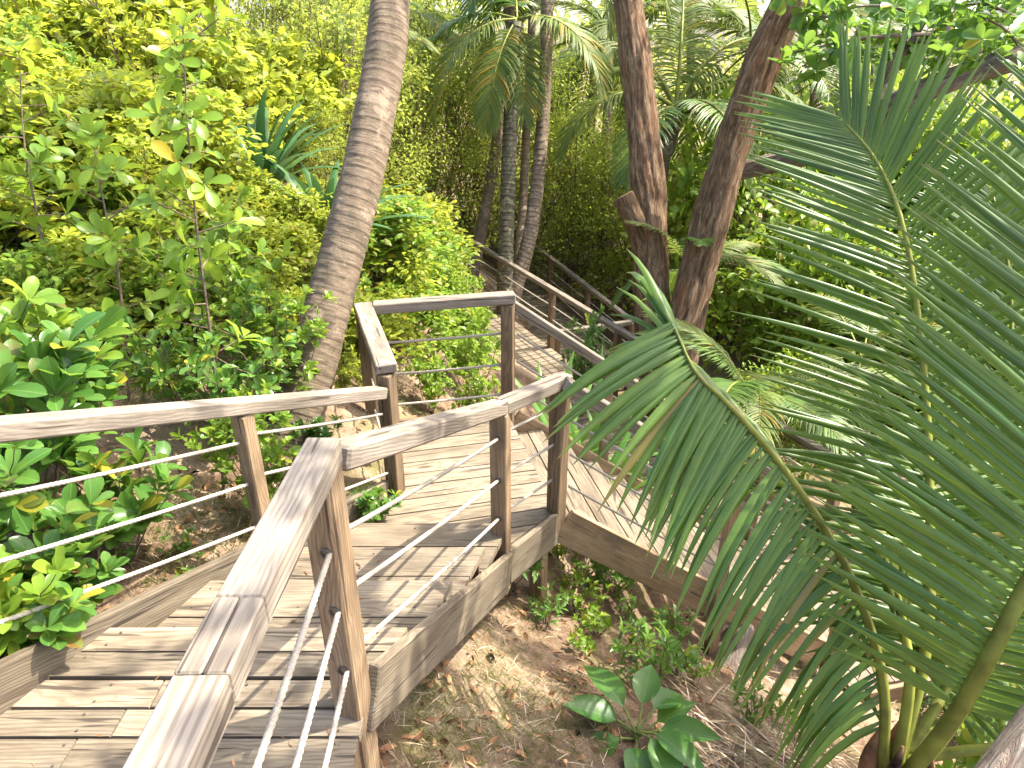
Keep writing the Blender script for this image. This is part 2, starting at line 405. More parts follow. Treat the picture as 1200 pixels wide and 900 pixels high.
def clip_poly(poly, p, n):           # keep the side where (x-p).n >= 0
    out = []
    for i in range(len(poly)):
        a, b = poly[i], poly[(i+1) % len(poly)]; da, db = (a-p) @ n, (b-p) @ n
        if da >= 0: out.append(a)
        if da*db < 0: out.append(a+(b-a)*da/(da-db))
    return out
def deck_boards(mb, poly, z, d, bw=.14, gap=.011, th=.036, zjit=.0015, splits=None):
    """boards running along d, cut to the polygon"""
    d = nrm(V3(*d)); q = V3(-d[1], d[0]); poly = [V3(*p[:2]) for p in poly]
    lo, hi = min(p @ q for p in poly), max(p @ q for p in poly)
    s = lo
    while s < hi - .02:
        pc = clip_poly(clip_poly(poly, q*(s+gap/2), q), q*(s+bw-gap/2), -q)
        if len(pc) >= 3:
            segs = [pc]
            if splits:
                cut = d*(np.mean([p @ d for p in pc]) + R.uniform(-.3, .3)*splits)
                segs = [clip_poly(pc, cut-d*.002, -d), clip_poly(pc, cut+d*.002, d)]
            for sg in segs:
                if len(sg) < 3: continue
                zz = z + R.uniform(-zjit, zjit); n = len(sg)
                cen = np.mean(sg, axis=0)
                top = [np.r_[p+(cen-p)/np.linalg.norm(cen-p)*.002, zz] for p in sg]
                mid = [np.r_[p, zz-.004] for p in sg]; bot = [np.r_[p, zz-th] for p in sg]
                V = np.array(top+mid+bot)
                F = [list(range(n)), list(range(3*n-1, 2*n-1, -1))]
                for i in range(n):
                    j = (i+1) % n; F += [[n+i, n+j, j, i], [2*n+i, 2*n+j, n+j, n+i]]
                # orientation
                if np.cross(sg[1]-sg[0], sg[2]-sg[1]) < 0: F = [f[::-1] for f in F]
                rel = V - np.r_[cen, zz]
                off = V3(R.uniform(-40, 40), R.uniform(-.05, .05), R.choice([-1, 1])*R.uniform(.03, .11))
                g = np.stack([rel[:, :2] @ d, rel[:, :2] @ q, rel[:, 2]], 1) + off
                g[:, 2] += (rel[:, :2] @ d)*R.uniform(-.05, .05)
                mb.add(V, F, g)
        s += bw

# leaf template: stations along the length, halves folded at the midrib
def leaf_template(prof, fold=.18, curl=.25, ns=5):
    xs = np.linspace(0, 1, ns) if prof is not obov else np.array([0, .2, .42, .62, .78, .9, .97, 1.]); ns = len(xs); ws = np.array([prof(x) for x in xs])
    V = []
    for x, w in zip(xs, ws):
        z = -curl*x*x
        V += [(x, -w, z, 1.6*fold*w), (x, 0, z, 0), (x, w, z, 1.6*fold*w)]
    F = []
    for i in range(ns-1):
        a = 3*i
        F += [(a, a+1, a+4, a+3), (a+1, a+2, a+5, a+4)]
    return np.array(V, float), np.array(F)
obov = lambda x: float(np.interp(x, [0, .2, .42, .62, .78, .9, .97, 1.], [.03, .16, .34, .47, .49, .38, .2, .03]))
oval = lambda x: .5*math.sin(math.pi*x)**.8 if 0 < x < 1 else .01
lance = lambda x: .5*math.sin(math.pi*x**.8)**1.0 if 0 < x < 1 else .01
T_OBOV = leaf_template(obov, .22, .22, 6); T_OVAL = leaf_template(oval, .25, .2, 5); T_SMALL = leaf_template(oval, .2, .15, 3)
T_BIG = leaf_template(lance, .28, .35, 8)
def leaves(name, T, O, D, N, L, W, mat, tint=None, grscale=1.):
    V0, F0 = T; O, D, N = map(lambda a: np.asarray(a, float), (O, D, N)); n = len(O)
    D = nrm(D); S = nrm(np.cross(N, D)); N = np.cross(D, S)
    L = np.broadcast_to(L, n); W = np.broadcast_to(W, n)
    curl = R.uniform(.3, 1.8, n)
    V = (O[:, None] + (V0[None, :, :1]*L[:, None, None])*D[:, None] + (V0[None, :, 1:2]*W[:, None, None])*S[:, None]
         + (V0[None, :, 2:3]*(curl*L)[:, None, None] + V0[None, :, 3:4]*W[:, None, None])*N[:, None])
    F = (F0[None] + (np.arange(n)*len(V0))[:, None, None]).reshape(-1, F0.shape[1])
    g = np.zeros((n, len(V0), 3)); g[..., 0] = V0[None, :, 0]*L[:, None]; g[..., 1] = V0[None, :, 1]*W[:, None]; g[..., 2] = R.uniform(0, 30, n)[:, None]
    t = R.random((n, 3)) if tint is None else tint
    t = np.repeat(t, len(V0), axis=0)
    return make_mesh(name, V.reshape(-1, 3), F, [mat], g.reshape(-1, 3), t, None, True)

def rosettes(tips, dirs, k, spread=(.3, 1.1)):
    """k leaves round each shoot tip"""
    O, D, N = [], [], []
    for p, d in zip(tips, dirs):
        d = nrm(d); a = nrm(np.cross(d, V3(.3, .5, .8))); b = np.cross(d, a); ph0 = R.uniform(0, 6.3)
        for i in range(k):
            ph = ph0 + i*2.4 + R.uniform(-.2, .2); el = R.uniform(*spread) * (1 - .25*i/k)
            r = a*math.cos(ph)+b*math.sin(ph)
            dd = nrm(d*math.cos(el)+r*math.sin(el)); nn = nrm(d*math.sin(el)*1. - r*math.cos(el) + V3(0, 0, .5))
            O.append(p - d*R.uniform(0, .05)*1.0); D.append(dd + V3(0, 0, -.1)); N.append(nn)
    return O, D, N
def shrub(key, h, w, stems, br, k, L, W, T, mat, stemr=.008, node=.0, lean=.25):
    """proto: dict of foliage mesh, stem mesh; base at origin"""
    mb = MB(); tips, dirs = [], []; O, D, N = [], [], []
    for s in range(stems):
        ph = R.uniform(0, 6.28); sp_ = R.uniform(.25, 1.)*w/2
        top = V3(math.cos(ph)*sp_, math.sin(ph)*sp_, h*R.uniform(.6, 1.))
        mid = top*V3(.45, .45, .5) + R.normal(0, .05*w, 3)
        pl = catmull([V3(0, 0, 0)+R.normal(0, .03, 3)*V3(1, 1, 0), mid, top], 10)
        tube(mb, pl, [stemr, stemr*.45], 5)
        tips.append(pl[-1]); dirs.append(nrm(pl[-1]-pl[-3]))
        for b in range(br):
            i = int(R.integers(3, 10)); bp = pl[i]
            out = nrm(V3(math.cos(R.uniform(0, 6.28)), math.sin(R.uniform(0, 6.28)), R.uniform(.1, .9)) + nrm(top)*.5)
            ln = R.uniform(.12, .34)*max(w, h*.6)
            e = bp + out*ln; m2 = bp + out*ln*.5 + V3(0, 0, -.03*ln)
            q = catmull([bp, m2, e + V3(0, 0, .08*ln)], 5); tube(mb, q, [stemr*.5, stemr*.28], 4)
            tips.append(q[-1]); dirs.append(nrm(q[-1]-q[-3]))
            if node:
                for j in range(int(node)):
                    f = R.uniform(.25, .9); p = q[0]+(q[-1]-q[0])*f
                    O.append(p); dd = nrm(R.normal(0, 1, 3)+V3(0, 0, .3)+out*.6); D.append(dd); N.append(V3(0, 0, 1)+R.normal(0, .35, 3))
    a, b, c = rosettes(tips, dirs, k); O += a; D += b; N += c
    n = len(O); Ls = L*R.uniform(.6, 1.15, n)
    fm = leaves(key+'_foliage', T, O, D, np.array(N)+R.normal(0, .15, (n, 3)), Ls, Ls*W/L*R.uniform(.85, 1.1, n), mat)
    return dict(f=fm, s=mb.mesh(key+'_stems', 'stem'), h=h)
def cloud_shrub(key, h, w, n, L, mat, clumps=26, stems=9, T=None):
    """fine-leaved thicket bush: leaf clumps spread through an uneven volume"""
    mb = MB(); C = []
    for i in range(clumps):
        ph = R.uniform(0, 6.28); rr = w/2*math.sqrt(R.uniform(.02, 1)); z = h*R.uniform(.12, .97)
        rr *= math.sqrt(max(.08, 1-(max(0, z/h-.35)/.68)**2))
        C.append(V3(math.cos(ph)*rr, math.sin(ph)*rr, z))
    C = np.array(C)
    for i in range(stems):
        c = C[i]; tube(mb, [V3(*R.normal(0, .08, 2), 0), c*V3(.5, .5, .55)+R.normal(0, .06, 3), c], [.014, .005], 5, 6)
    for i in range(clumps): tube(mb, [C[i], (C[i]+C[(i*7) % clumps])/2*V3(1, 1, .9), C[(i*7) % clumps]*V3(.7, .7, .7)], [.004, .006], 4, 4)
    ci = R.integers(0, clumps, n); d = R.normal(0, 1, (n, 3)); d = nrm(d)*(R.random((n, 1))**.45)
    sz = R.uniform(.6, 1.3, clumps)*w*.17
    O = C[ci] + d*sz[ci][:, None]*V3(1.15, 1.15, .75); O[:, 2] = np.maximum(O[:, 2], .03)
    D = nrm(d)*.8 + R.normal(0, .6, (n, 3)); N = V3(0, 0, 1)+nrm(d)*.4+R.normal(0, .4, (n, 3))
    Ls = L*R.uniform(.55, 1.25, n)
    tint = R.random((n, 3)); tint[:, 0] = np.clip(.35+.35*(R.random(clumps)[ci]-.3)+.5*tint[:, 0]-.1, 0, 1)
    return dict(f=leaves(key+'_foliage', T or T_OVAL, O, D, N, Ls, Ls*.55, mat, tint), s=mb.mesh(key+'_stems', 'stem'), h=h)
PROTO = {}
def place_plant(key, mat, u, t, vtop, label, cat='shrub', group=None, name='shrub', at=None, wid=1., sc=None):
    p = at if at is not None else ground_at(u, t)
    pr = PROTO[key]
    if sc is None: sc = max(.15, (P(u, vtop, t)[2]-p[2])/pr['h'])
    o = thing(name, p - V3(0, 0, .02), label, cat, group, world=False)
    f = link('foliage', pr['f'], o); s = link('stems', pr['s'], o)
    if mat:
        f.material_slots[0].link = 'OBJECT'; f.material_slots[0].material = M[mat]
    o.rotation_euler = (R.uniform(-.05, .05), R.uniform(-.05, .05), R.uniform(0, 6.28))
    w = wid*min(sc, 1.5); o.scale = (w, w, sc)
    return o

# ------------------------------------------------------------------ palms
def frond_mesh(pts, n=60, Lmax=.8, wd=.035, droop=.35, a0=75, a1=25, up=(0, 0, 1), start=.22, vee=.25, rr=(.022, .005),
               mats=('palm', 'rachis'), sides=(1, -1), wild=.06, tipL=.45, brown=.0, baseL=.55, st=6, fold=.8):
    """coconut frond: midrib along pts, n leaflets a side"""
    mb = MB(); N_ = 120
    c = catmull(pts, N_); T = nrm(np.gradient(c, axis=0))
    tube(mb, c[::4], list(rr), 6, 30, mi=1)
    V, F, g, t = [], [], [], []
    up = np.asarray(up, float); ks = np.linspace(0, 1, st)
    prof = np.array([.35, .95, 1., .85, .55, .06]) if st == 6 else np.interp(ks, [0, .2, .4, .6, .8, 1], [.35, .95, 1, .85, .55, .06])
    for sd in sides:
        for i in range(n):
            f = (i + R.uniform(-.25, .25)) / (n-1); f = min(max(f, 0), 1)
            s = start + (1-start)*f; j = min(N_-1, int(s*(N_-1)))
            o, tt = c[j], T[j]
            S = nrm(np.cross(tt, up))*sd; Nn = np.cross(nrm(np.cross(tt, up)), tt)
            al = rad(a0+(a1-a0)*f**1.3) + R.normal(0, wild)
            ve = vee + R.normal(0, wild)
            D = nrm(math.cos(al)*tt + math.sin(al)*(math.cos(ve)*S + math.sin(ve)*Nn))
            L = Lmax*np.interp(f, [0, .12, .45, .8, 1], [baseL, .85, 1, .8, tipL])*R.uniform(.88, 1.08)
            dr = (droop if np.isscalar(droop) else np.interp(f, [0, .35, 1], droop))*R.uniform(.7, 1.35)*(1.+.5*(R.random() < .08))
            q = [o]; d = D.copy()
            for k in range(1, st):
                d = nrm(d + V3(0, 0, -1)*dr*(k/st)*.75*math.sqrt(max(.05, d[0]**2+d[1]**2))); q.append(q[-1]+d*L/(st-1))
            q = np.array(q); Tq = nrm(np.gradient(q, axis=0))
            Wd = nrm(np.cross(Nn, Tq)); Wd = nrm(Wd*math.cos(.5*sd)+np.cross(Tq, Wd)*math.sin(.5*sd)) if False else Wd
            Nq = np.cross(Tq, Wd); w = prof*wd*.5*R.uniform(.85, 1.1)
            vv = np.stack([q-Wd*w[:, None]-Nq*w[:, None]*fold, q, q+Wd*w[:, None]-Nq*w[:, None]*fold], 1).reshape(-1, 3)
            n0 = len(V)*st*3
            V.append(vv)
            for k in range(st-1):
                a = n0+3*k; F += [[a, a+1, a+4, a+3], [a+1, a+2, a+5, a+4]]
            gg = np.zeros((st, 3, 3)); gg[..., 0] = (ks*L)[:, None]; gg[:, 0, 1] = -w; gg[:, 2, 1] = w; gg[..., 2] = R.uniform(0, 30)
            g.append(gg.reshape(-1, 3))
            ti = R.random(3)[None].repeat(st*3, 0)
            ti[:, 2] = np.clip(np.repeat(np.interp(ks, [0, .6, .9, 1], [0, 0, .85, 1.]), 3)*(R.random() < .7) + brown*R.random(), 0, 1)
            ti[:, 1] = .99 if R.random() < brown else min(ti[0, 1], .9)
            t.append(ti)
    mb.add(np.concatenate(V), F, np.concatenate(g), np.concatenate(t), 0)
    return mb.mesh('frond', list(mats), True)
def palm_trunk(pts, r, ring=.06, ns=28, seed=0, depth=.06, mat='palmbark'):
    mb = MB(); L = np.linalg.norm(np.diff(catmull(pts, 40), axis=0), axis=1).sum()
    n = int(L/.012)
    wob = R.uniform(0, 6, 8)
    def saw(s):
        s2 = s + .5*ring*np.sin(5.3*s+seed) + .9*ring*np.sin(1.9*s+2*seed)
        return np.mod(s2/ring, 1.)
    def rf(s, ph, rr):
        s2 = s[:, None] + .5*ring*np.sin(5.3*s[:, None]+seed) + .9*ring*np.sin(1.9*s[:, None]+2*seed) + .3*ring*np.sin(ph[None]+s[:, None]*1.7) + .15*ring*np.sin(3*ph[None]+s[:, None]*3)
        k = np.mod(s2/ring, 1.)
        return rr*(1 + depth*(.5-k) + .025*np.sin(3*ph[None]+2*s[:, None]+wob[0]) + .015*np.sin(7*ph[None]+9*s[:, None]))
    tube(mb, pts, r, ns, n, rfun=rf, grz=saw)
    return mb.mesh('trunk', mat, True)
def bark_trunk(mb, pts, r, ns=72, step=.014, amp=.15):
    L = np.linalg.norm(np.diff(catmull(pts, 40), axis=0), axis=1).sum(); w = R.uniform(0, 6, 8)
    def rf(s, ph, rr):
        S, Q = s[:, None], ph[None]
        f = 1 + amp*(.5*np.abs(np.sin(5*Q+1.2*np.sin(2.1*S+w[0])+w[1])) + .5*np.abs(np.sin(9*Q+1.7*np.sin(3.3*S+w[2])+w[3]))*(.5+.5*np.sin(4*S+w[6])) - .5)
        f += .06*np.sin(2*Q+1.1*S+w[4]) + .05*np.sin(Q*3+2.3*S+w[5]) + .03*np.sin(6.5*S+w[6])*np.cos(2*Q)
        return rr*f
    tube(mb, pts, r, ns, max(8, int(L/step)), rfun=rf)

# ================================================================== SETTING
def spaced(a, b, fine, far):
    core = np.arange(a, b, fine); ext = [fine]
    while sum(ext) < far: ext.append(ext[-1]*1.12)
    e = np.cumsum(ext)
    return np.r_[(a-e)[::-1], core, (b-fine)+e]
gx = spaced(-4, 4.5, .05, 600); gy = spaced(.3, 8, .05, 600)
X, Y = np.meshgrid(gx, gy); Z = height(X, Y)
fineg = (.012*np.sin(31*X+2*np.sin(23*Y))*np.sin(27*Y+1)+R.normal(0, .006, X.shape))*(np.hypot(X, Y-3) < 12)
Z = Z + fineg
nx, ny = len(gx), len(gy); ii = np.arange(nx*ny).reshape(ny, nx)
Fg = np.stack([ii[:-1, :-1], ii[:-1, 1:], ii[1:, 1:], ii[1:, :-1]], -1).reshape(-1, 4)
tag(link('ground', make_mesh('ground', np.stack([X, Y, Z], -1).reshape(-1, 3), Fg, ['earth'], smooth=True)), kind='structure')

# ================================================================== TIMBER STAIRS
ZL = -.62                                       # landing
P1 = V3(-.512, 1.53, 0); P2 = V3(-.06, 3.02, ZL); P3 = V3(.27, 3.42, ZL)
FR = V3(-.03, 4.66, ZL); FL = V3(-1.03, 4.48, ZL); NL = V3(-.74, 3.62, ZL)
LA = V3(-1.68, 1.45, 0); LB = V3(-.80, 3.58, ZL)          # left edge of the first flight
def lat(a, b, y): f = (y-a[1])/(b[1]-a[1]); return a[0]+f*(b[0]-a[0])
LV = [0, -.155, -.31, -.465]
def screw(mb, x, y, z):
    ph = np.arange(8)*math.pi/4; V = np.stack([x+.0042*np.cos(ph), y+.0042*np.sin(ph), np.full(8, z+.0022)], 1)
    mb.add(np.r_[V, V-V3(0, 0, .004)], [list(range(8))]+[[i, i+8, (i+1) % 8+8, (i+1) % 8] for i in range(8)], None, None, 1)
# --- near deck
d = thing('deck', V3(-1.2, 1, 0), 'brown weathered deck at the head of the first stairs, seen below the close handrail', 'deck')
mb = MB()
R1_ = lambda y: lat(P1, P2, y)+.02 if y > 1.53 else -.47
for y0, y1 in ((.2, .34), (.34, .48), (.48, .62), (.62, .76), (.76, .9), (.9, 1.04), (1.04, 1.18), (1.18, 1.30), (1.30, 1.42), (1.42, 1.525), (1.525, 1.64)):
    xr = -.475
    deck_boards(mb, [(-2.6, y0), (-1.27 + .1*math.sin(9*y0), y0), (-1.27 + .1*math.sin(9*y0), y1), (-2.6, y1)], 0, (1, 0), bw=y1-y0)
    deck_boards(mb, [(-1.265 + .1*math.sin(9*y0), y0), (xr, y0), (xr, y1), (-1.265 + .1*math.sin(9*y0), y1)], 0, (1, 0), bw=y1-y0)
for y0, y1 in ((1.18, 1.30), (1.30, 1.42), (1.42, 1.525), (1.525, 1.64)):
    for x in (-2.2, -1.72, -1.36, -1.15, -.9, -.535):
        for q in (.22, .78): screw(mb, x+R.normal(0, .008), y0+(y1-y0)*q, .001)
mb.obj('decking', ['wood_deck', 'metal'], d)
for x in (-2.4, -1.5, -.52):
    mb = MB(); beam(mb, V3(x, .2, -.135), V3(x, 1.62, -.135), .045, .18); mb.obj('joist', 'wood_post', d)
for x, y in ((-.56, .3), (-2.3, .5)):
    mb = MB(); beam(mb, V3(x, y, H(x, y)-.1), V3(x, y, -.228), .09, .09, up=(1, 0, 0)); mb.obj('support_post', 'wood_post', d)
# --- flight 1
st = thing('staircase', V3(-.7, 2.4, -.5), 'short flight of wide weathered treads going down from the near deck to the landing', 'stairs')
ys = [1.645, 1.86, 2.28, 2.69, 3.085]
for i in range(4):
    y0, y1 = ys[i], ys[i+1]+.012
    mb = MB(); z = LV[i]
    nb = 2; h = (y1-y0)/nb
    if i == 0: nb, h = 2, (y1-y0)/2
    for k in range(nb):
        a, b = y0+k*h, y0+(k+1)*h
        deck_boards(mb, [(lat(LA, LB, a)+.022, a), (lat(P1, P2, a)+.022, a), (lat(P1, P2, b)+.022, b), (lat(LA, LB, b)+.022, b)], z, (1, 0), bw=b-a, gap=.005 if k else .012)
    for k in range(nb):
        for q in (.25, .75):
            y = y0+(k+q)*h
            for f in (.07, .5, .93): screw(mb, lat(LA, LB, y)*(1-f)+lat(P1, P2, y)*f+R.normal(0, .01), y, z+.001)
    mb.obj('tread', ['wood_deck', 'metal'], st)
    mb = MB(); yr = y1-.02
    beam(mb, V3(lat(LA, LB, yr)+.03, yr-.02, z-.036-.062), V3(lat(P1, P2, yr)-.0, yr-.02, z-.036-.062), .03, .118); mb.obj('riser', 'wood_post', st)
def stringer(mb, a, b, h=.245, w=.042):
    X = nrm(b-a); beam(mb, a, b, w, h, up=V3(0, 0, 1), e=.005)
mb = MB(); dxy = nrm((P2-P1)*V3(1, 1, 0)); off = V3(dxy[1], -dxy[0], 0)*.045
s0, s1 = P1+dxy*.03+off, P2-dxy*.04+off
sl = (s1-s0); 
beam(mb, V3(s0[0], s0[1], .02), V3(s1[0]+.004, s1[1], -.705), .042, .225, e=.006); mb.obj('stringer', 'wood_deck', st)
mb = MB(); beam(mb, V3(LA[0]-.0, LA[1], .075), V3(LB[0]-.0, LB[1]-.02, -.625), .042, .235, e=.006); mb.obj('stringer', 'wood_deck', st)
# flat kerb board continuing along the deck's left side is the stringer's upper end
# --- landing
ld = thing('landing', V3(-.3, 3.8, ZL), 'five-sided wooden landing between the two stair flights, boards sunlit', 'landing')
d2 = nrm(V3(.973, .228))
mb = MB(); deck_boards(mb, [V3(-.80, 3.10), V3(-.015, 3.10), P3[:2], FR[:2], FL[:2], NL[:2]+V3(-.05, 0)], ZL, d2, bw=.142, gap=.009)
mb.obj('decking', 'wood_deck', ld)
for a, b, m_ in ((P2, P3, 'wood_deck'), (FR, FL, 'wood_post'), (FL, NL+V3(-.05, 0, 0), 'wood_post')):
    mb = MB(); dd = nrm(b-a); o_ = V3(dd[1], -dd[0], 0)*.024
    beam(mb, a+dd*.03+o_+V3(0, 0, -.1), b-dd*.01+o_+V3(0, 0, -.1), .04, .235, e=.005); mb.obj('fascia', m_, ld)
for p in (P3+V3(-.1, -.02, 0), FR+V3(-.1, -.15, 0), FL+V3(.1, -.1, 0), V3(-.68, 3.3, 0)):
    mb = MB(); beam(mb, V3(p[0], p[1], H(p[0], p[1])-.1), V3(p[0], p[1], ZL-.04), .1, .085, up=nrm(V3(1, -.5, 0))); mb.obj('support_post', 'wood_warm', ld)
# --- railings
def eyelet(parent, p, n, r=.013):
    mb = MB(); a = nrm(np.cross(n, V3(0, 0, 1))); b = np.cross(a, n)
    ph = np.linspace(0, 2*math.pi, 17)
    c = p + r*(np.cos(ph)[:, None]*a + np.sin(ph)[:, None]*b)
    tube(mb, c, .0035, 6, 24); mb.obj('eyelet', 'metal', parent, True)
def post(parent, x, y, z0, z1, dirv, mat='wood_post', w=.09):
    mb = MB(); beam(mb, V3(x, y, z0), V3(x, y, z1), w, w, up=nrm(V3(dirv[0], dirv[1], 0)), e=.006); return mb.obj('post', mat, parent)
RW, RH = .091, .072
# first flight, outer side
r1 = thing('railing', P1, 'closest rope railing, its thick grey cap rail turning at the near corner post', 'railing')
t1 = P1+V3(0, 0, .99); t2 = V3(P2[0], P2[1], .345); t3 = V3(P3[0], P3[1], .295)
po1 = post(r1, P1[0], P1[1], -.42, .925, dxy); po2 = post(r1, P2[0], P2[1], -.88, .285, dxy, 'wood_warm')
post(r1, P3[0], P3[1], -.76, .25, nrm(P3-P2)[:2])
near0 = V3(-.49, .25, 1.03)
nd = nrm(near0-t1)
def railpt(y): f = (y-t1[1])/(near0[1]-t1[1]); return t1+(near0-t1)*f
ya, yb = .958, .78
hz = V3(0, 0, -RH/2); sx = V3(1, 0, 0)
mb = MB(); beam(mb, t1+hz+V3(.012, .035, 0), railpt(ya)+hz, RW, RH, e=.004, tint=(.66, .5, .5))
beam(mb, railpt(ya)+hz-sx*RW*.25, railpt(yb)+hz-sx*RW*.25, RW*.5-.001, RH, e=.0035, tint=(.66, .5, .5)); mb.obj('handrail', 'wood_rail', r1)
mb = MB(); beam(mb, railpt(ya-.001)+hz+sx*RW*.25, railpt(yb)+hz+sx*RW*.25, RW*.5-.001, RH, e=.0035, tint=(.62, .5, .5))
beam(mb, railpt(yb-.001)+hz, near0+hz, RW, RH, e=.004, tint=(.62, .5, .5)); mb.obj('handrail', 'wood_rail', r1)
mb = MB(); dd = nrm(t2-t1); beam(mb, t1+hz+dd*.062+V3(.012, 0, -.015), t2+hz+dd*.0, RW, RH, e=.009, tint=(.6, .5, .5)); mb.obj('handrail', 'wood_rail', r1)
mb = MB(); beam(mb, t2+hz+nrm(t3-t2)*.004, t3+hz+nrm(t3-t2)*.06, RW, RH, e=.009, tint=(.8, .5, .5)); mb.obj('handrail', 'wood_rail', r1)
for za, zb, zc, z0 in ((.67, .15, .12, .70), (.457, -.10, -.13, .46), (.22, -.345, -.37, .21)):
    c1 = V3(P1[0]+.012, P1[1], za)
    rope(r1, c1+V3(0, -.046, 0), V3(-.466, .25, z0+.03)); eyelet(po1, V3(P1[0]+.0, P1[1]-.052, za), nrm(V3(-.27, -.96, 0)), .015)
    rope(r1, c1+V3(.012, .046, 0), V3(P2[0]-.012, P2[1]-.046, zb)); rope(r1, V3(P2[0]+.03, P2[1]+.035, zb), V3(P3[0]-.03, P3[1]-.035, zc))
    eyelet(po2, V3(P2[0]-.012, P2[1]-.048, zb), -dxy, .013)
# first flight, hill side
r2 = thing('railing', LA, 'straight sloping railing on the planted hill side of the first stairs, with three ropes', 'railing')
lr0, lr1 = V3(-1.80, 1.36, 1.10), V3(-.76, 3.56, .155)
mb = MB(); beam(mb, lr0+hz, lr1+hz, (.088), .068, e=.008, tint=(.8, .5, .5)); mb.obj('handrail', 'wood_rail', r2)
lp = lr0+(lr1-lr0)*.585; ldir = nrm((lr1-lr0)*V3(1, 1, 0))
post(r2, lp[0], lp[1], -.55, lp[2]-.072, ldir[:2], 'wood_warm', .074)
lp0 = lr0+(lr1-lr0)*.05; post(r2, lp0[0], lp0[1], -.2, lp0[2]-.072, ldir[:2], 'wood_rail', .074)
for k, (ha, hb) in enumerate(((.28, .20), (.52, .42), (.74, .66))):
    rope(r2, lr0+V3(.0, 0, -ha), lp+V3(0, 0, -hb)-ldir*.045); rope(r2, lp+V3(0, 0, -hb)+ldir*.045, V3(NL[0]-.03, NL[1]-.06, .155-hb*.9), near=True)
# landing railing
r3 = thing('railing', FL, 'railing round the back of the landing, its cap rail bent at a mitred corner', 'railing')
post(r3, NL[0], NL[1], ZL-.15, .215, (.4, .9)); post(r3, FL[0], FL[1], ZL-.2, .27, (.2, .97)); post(r3, FR[0], FR[1], ZL-.2, .28, (.2, .97))
ra, rb, rc = V3(NL[0]+.015, NL[1]-.03, .29), V3(FL[0], FL[1], .345), V3(FR[0], FR[1], .36)
mb = MB(); beam(mb, ra+hz, rb+hz+nrm(rb-ra)*.04, .125, .06, e=.007, tint=(.75, .5, .5)); mb.obj('handrail', 'wood_rail', r3)
mb = MB(); beam(mb, rb+hz+nrm(rc-rb)*.066+V3(0, 0, -.002), rc+hz+nrm(rc-rb)*.05, .10, .075, e=.007, tint=(.8, .5, .5)); mb.obj('handrail', 'wood_rail', r3)
for h in (.24, .49, .74):
    rope(r3, V3(NL[0]-.02, NL[1]+.05, .23-h), V3(FL[0]+.02, FL[1]-.05, .28-h), r=.008); rope(r3, V3(FL[0]+.05, FL[1]+.01, .28-h), V3(FR[0]-.05, FR[1], .29-h), r=.009)
# --- flight 2
ND = 11; ZW = -2.55; drop = (ZL-ZW)/ND; run = .235
D2 = V3(d2[0], d2[1], 0)
s2 = thing('staircase', P3, 'steep sunlit flight going down from the landing under the drooping palm frond', 'stairs')
e0, e1 = P3*V3(1, 1, 0)+D2*.03, FR*V3(1, 1, 0)+D2*.03
for i in range(1, ND):
    a, b = e0+D2*run*(i-1), e1+D2*run*(i-1); z = ZL-drop*i; mb = MB()
    for k in range(2):
        o_ = D2*(k*(run+.02)/2); o2 = D2*((k+1)*(run+.02)/2-.004)
        deck_boards(mb, [(a+o_)[:2], (a+o2)[:2], (b+o2)[:2], (b+o_)[:2]], z, nrm((b-a)[:2]), bw=1.)
    mb.obj('tread', 'wood_deck', s2)
for q, inn in ((e0, 1), (e1, -1)):
    mb = MB(); off = nrm((e1-e0))*(-.026*inn)
    bot = q+D2*run*(ND-1)+off; beam(mb, q+off+V3(0, 0, ZL-.09)-D2*.0, bot+V3(0, 0, ZW+drop-.11), .042, .235, e=.005); mb.obj('stringer', 'wood_warm', s2)
def stair_rail(nm, q, label, posts, hr, mat, side, ropes=True):
    r = thing('railing', q, label, 'railing'); off = nrm(e1-e0)*(-.075*side)
    f = lambda s: q+off+D2*s+V3(0, 0, ZL-drop/run*s)
    for s in posts:
        p = f(s); post(r, p[0], p[1], p[2]-.28 if s else p[2]+.05, p[2]+hr-.05, d2, mat, .07)
    last = posts[-1]
    mb = MB(); beam(mb, f(-.05)+V3(0, 0, hr-.035), f(last+.15)+V3(0, 0, hr-.035), .085, .07, e=.007); mb.obj('handrail', 'wood_rail', r)
    for h in (.24, .46, .68): rope(r, f(.0)+V3(0, 0, hr-h), f(last)+V3(0, 0, hr-h), near=False)
    return r
stair_rail('n', e0+D2*.02, 'railing on the camera side of the steep flight, half hidden by palm leaflets', (1.12, 2.2), .9, 'wood_warm', 1)
stair_rail('f', e1+D2*.05, 'long diagonal railing on the far side of the steep flight', (.75, 1.5, 2.3), .88, 'wood_post', -.6)
mb = MB(); p = e0+D2*1.16+nrm(e1-e0)*(-.07); 
beam(mb, V3(p[0], p[1], H(p[0], p[1])-.1), V3(p[0], p[1], ZL-drop/run*1.16-.06), .08, .07, up=nrm(V3(*d2, 0))); mb.obj('support_post', 'wood_warm', s2)
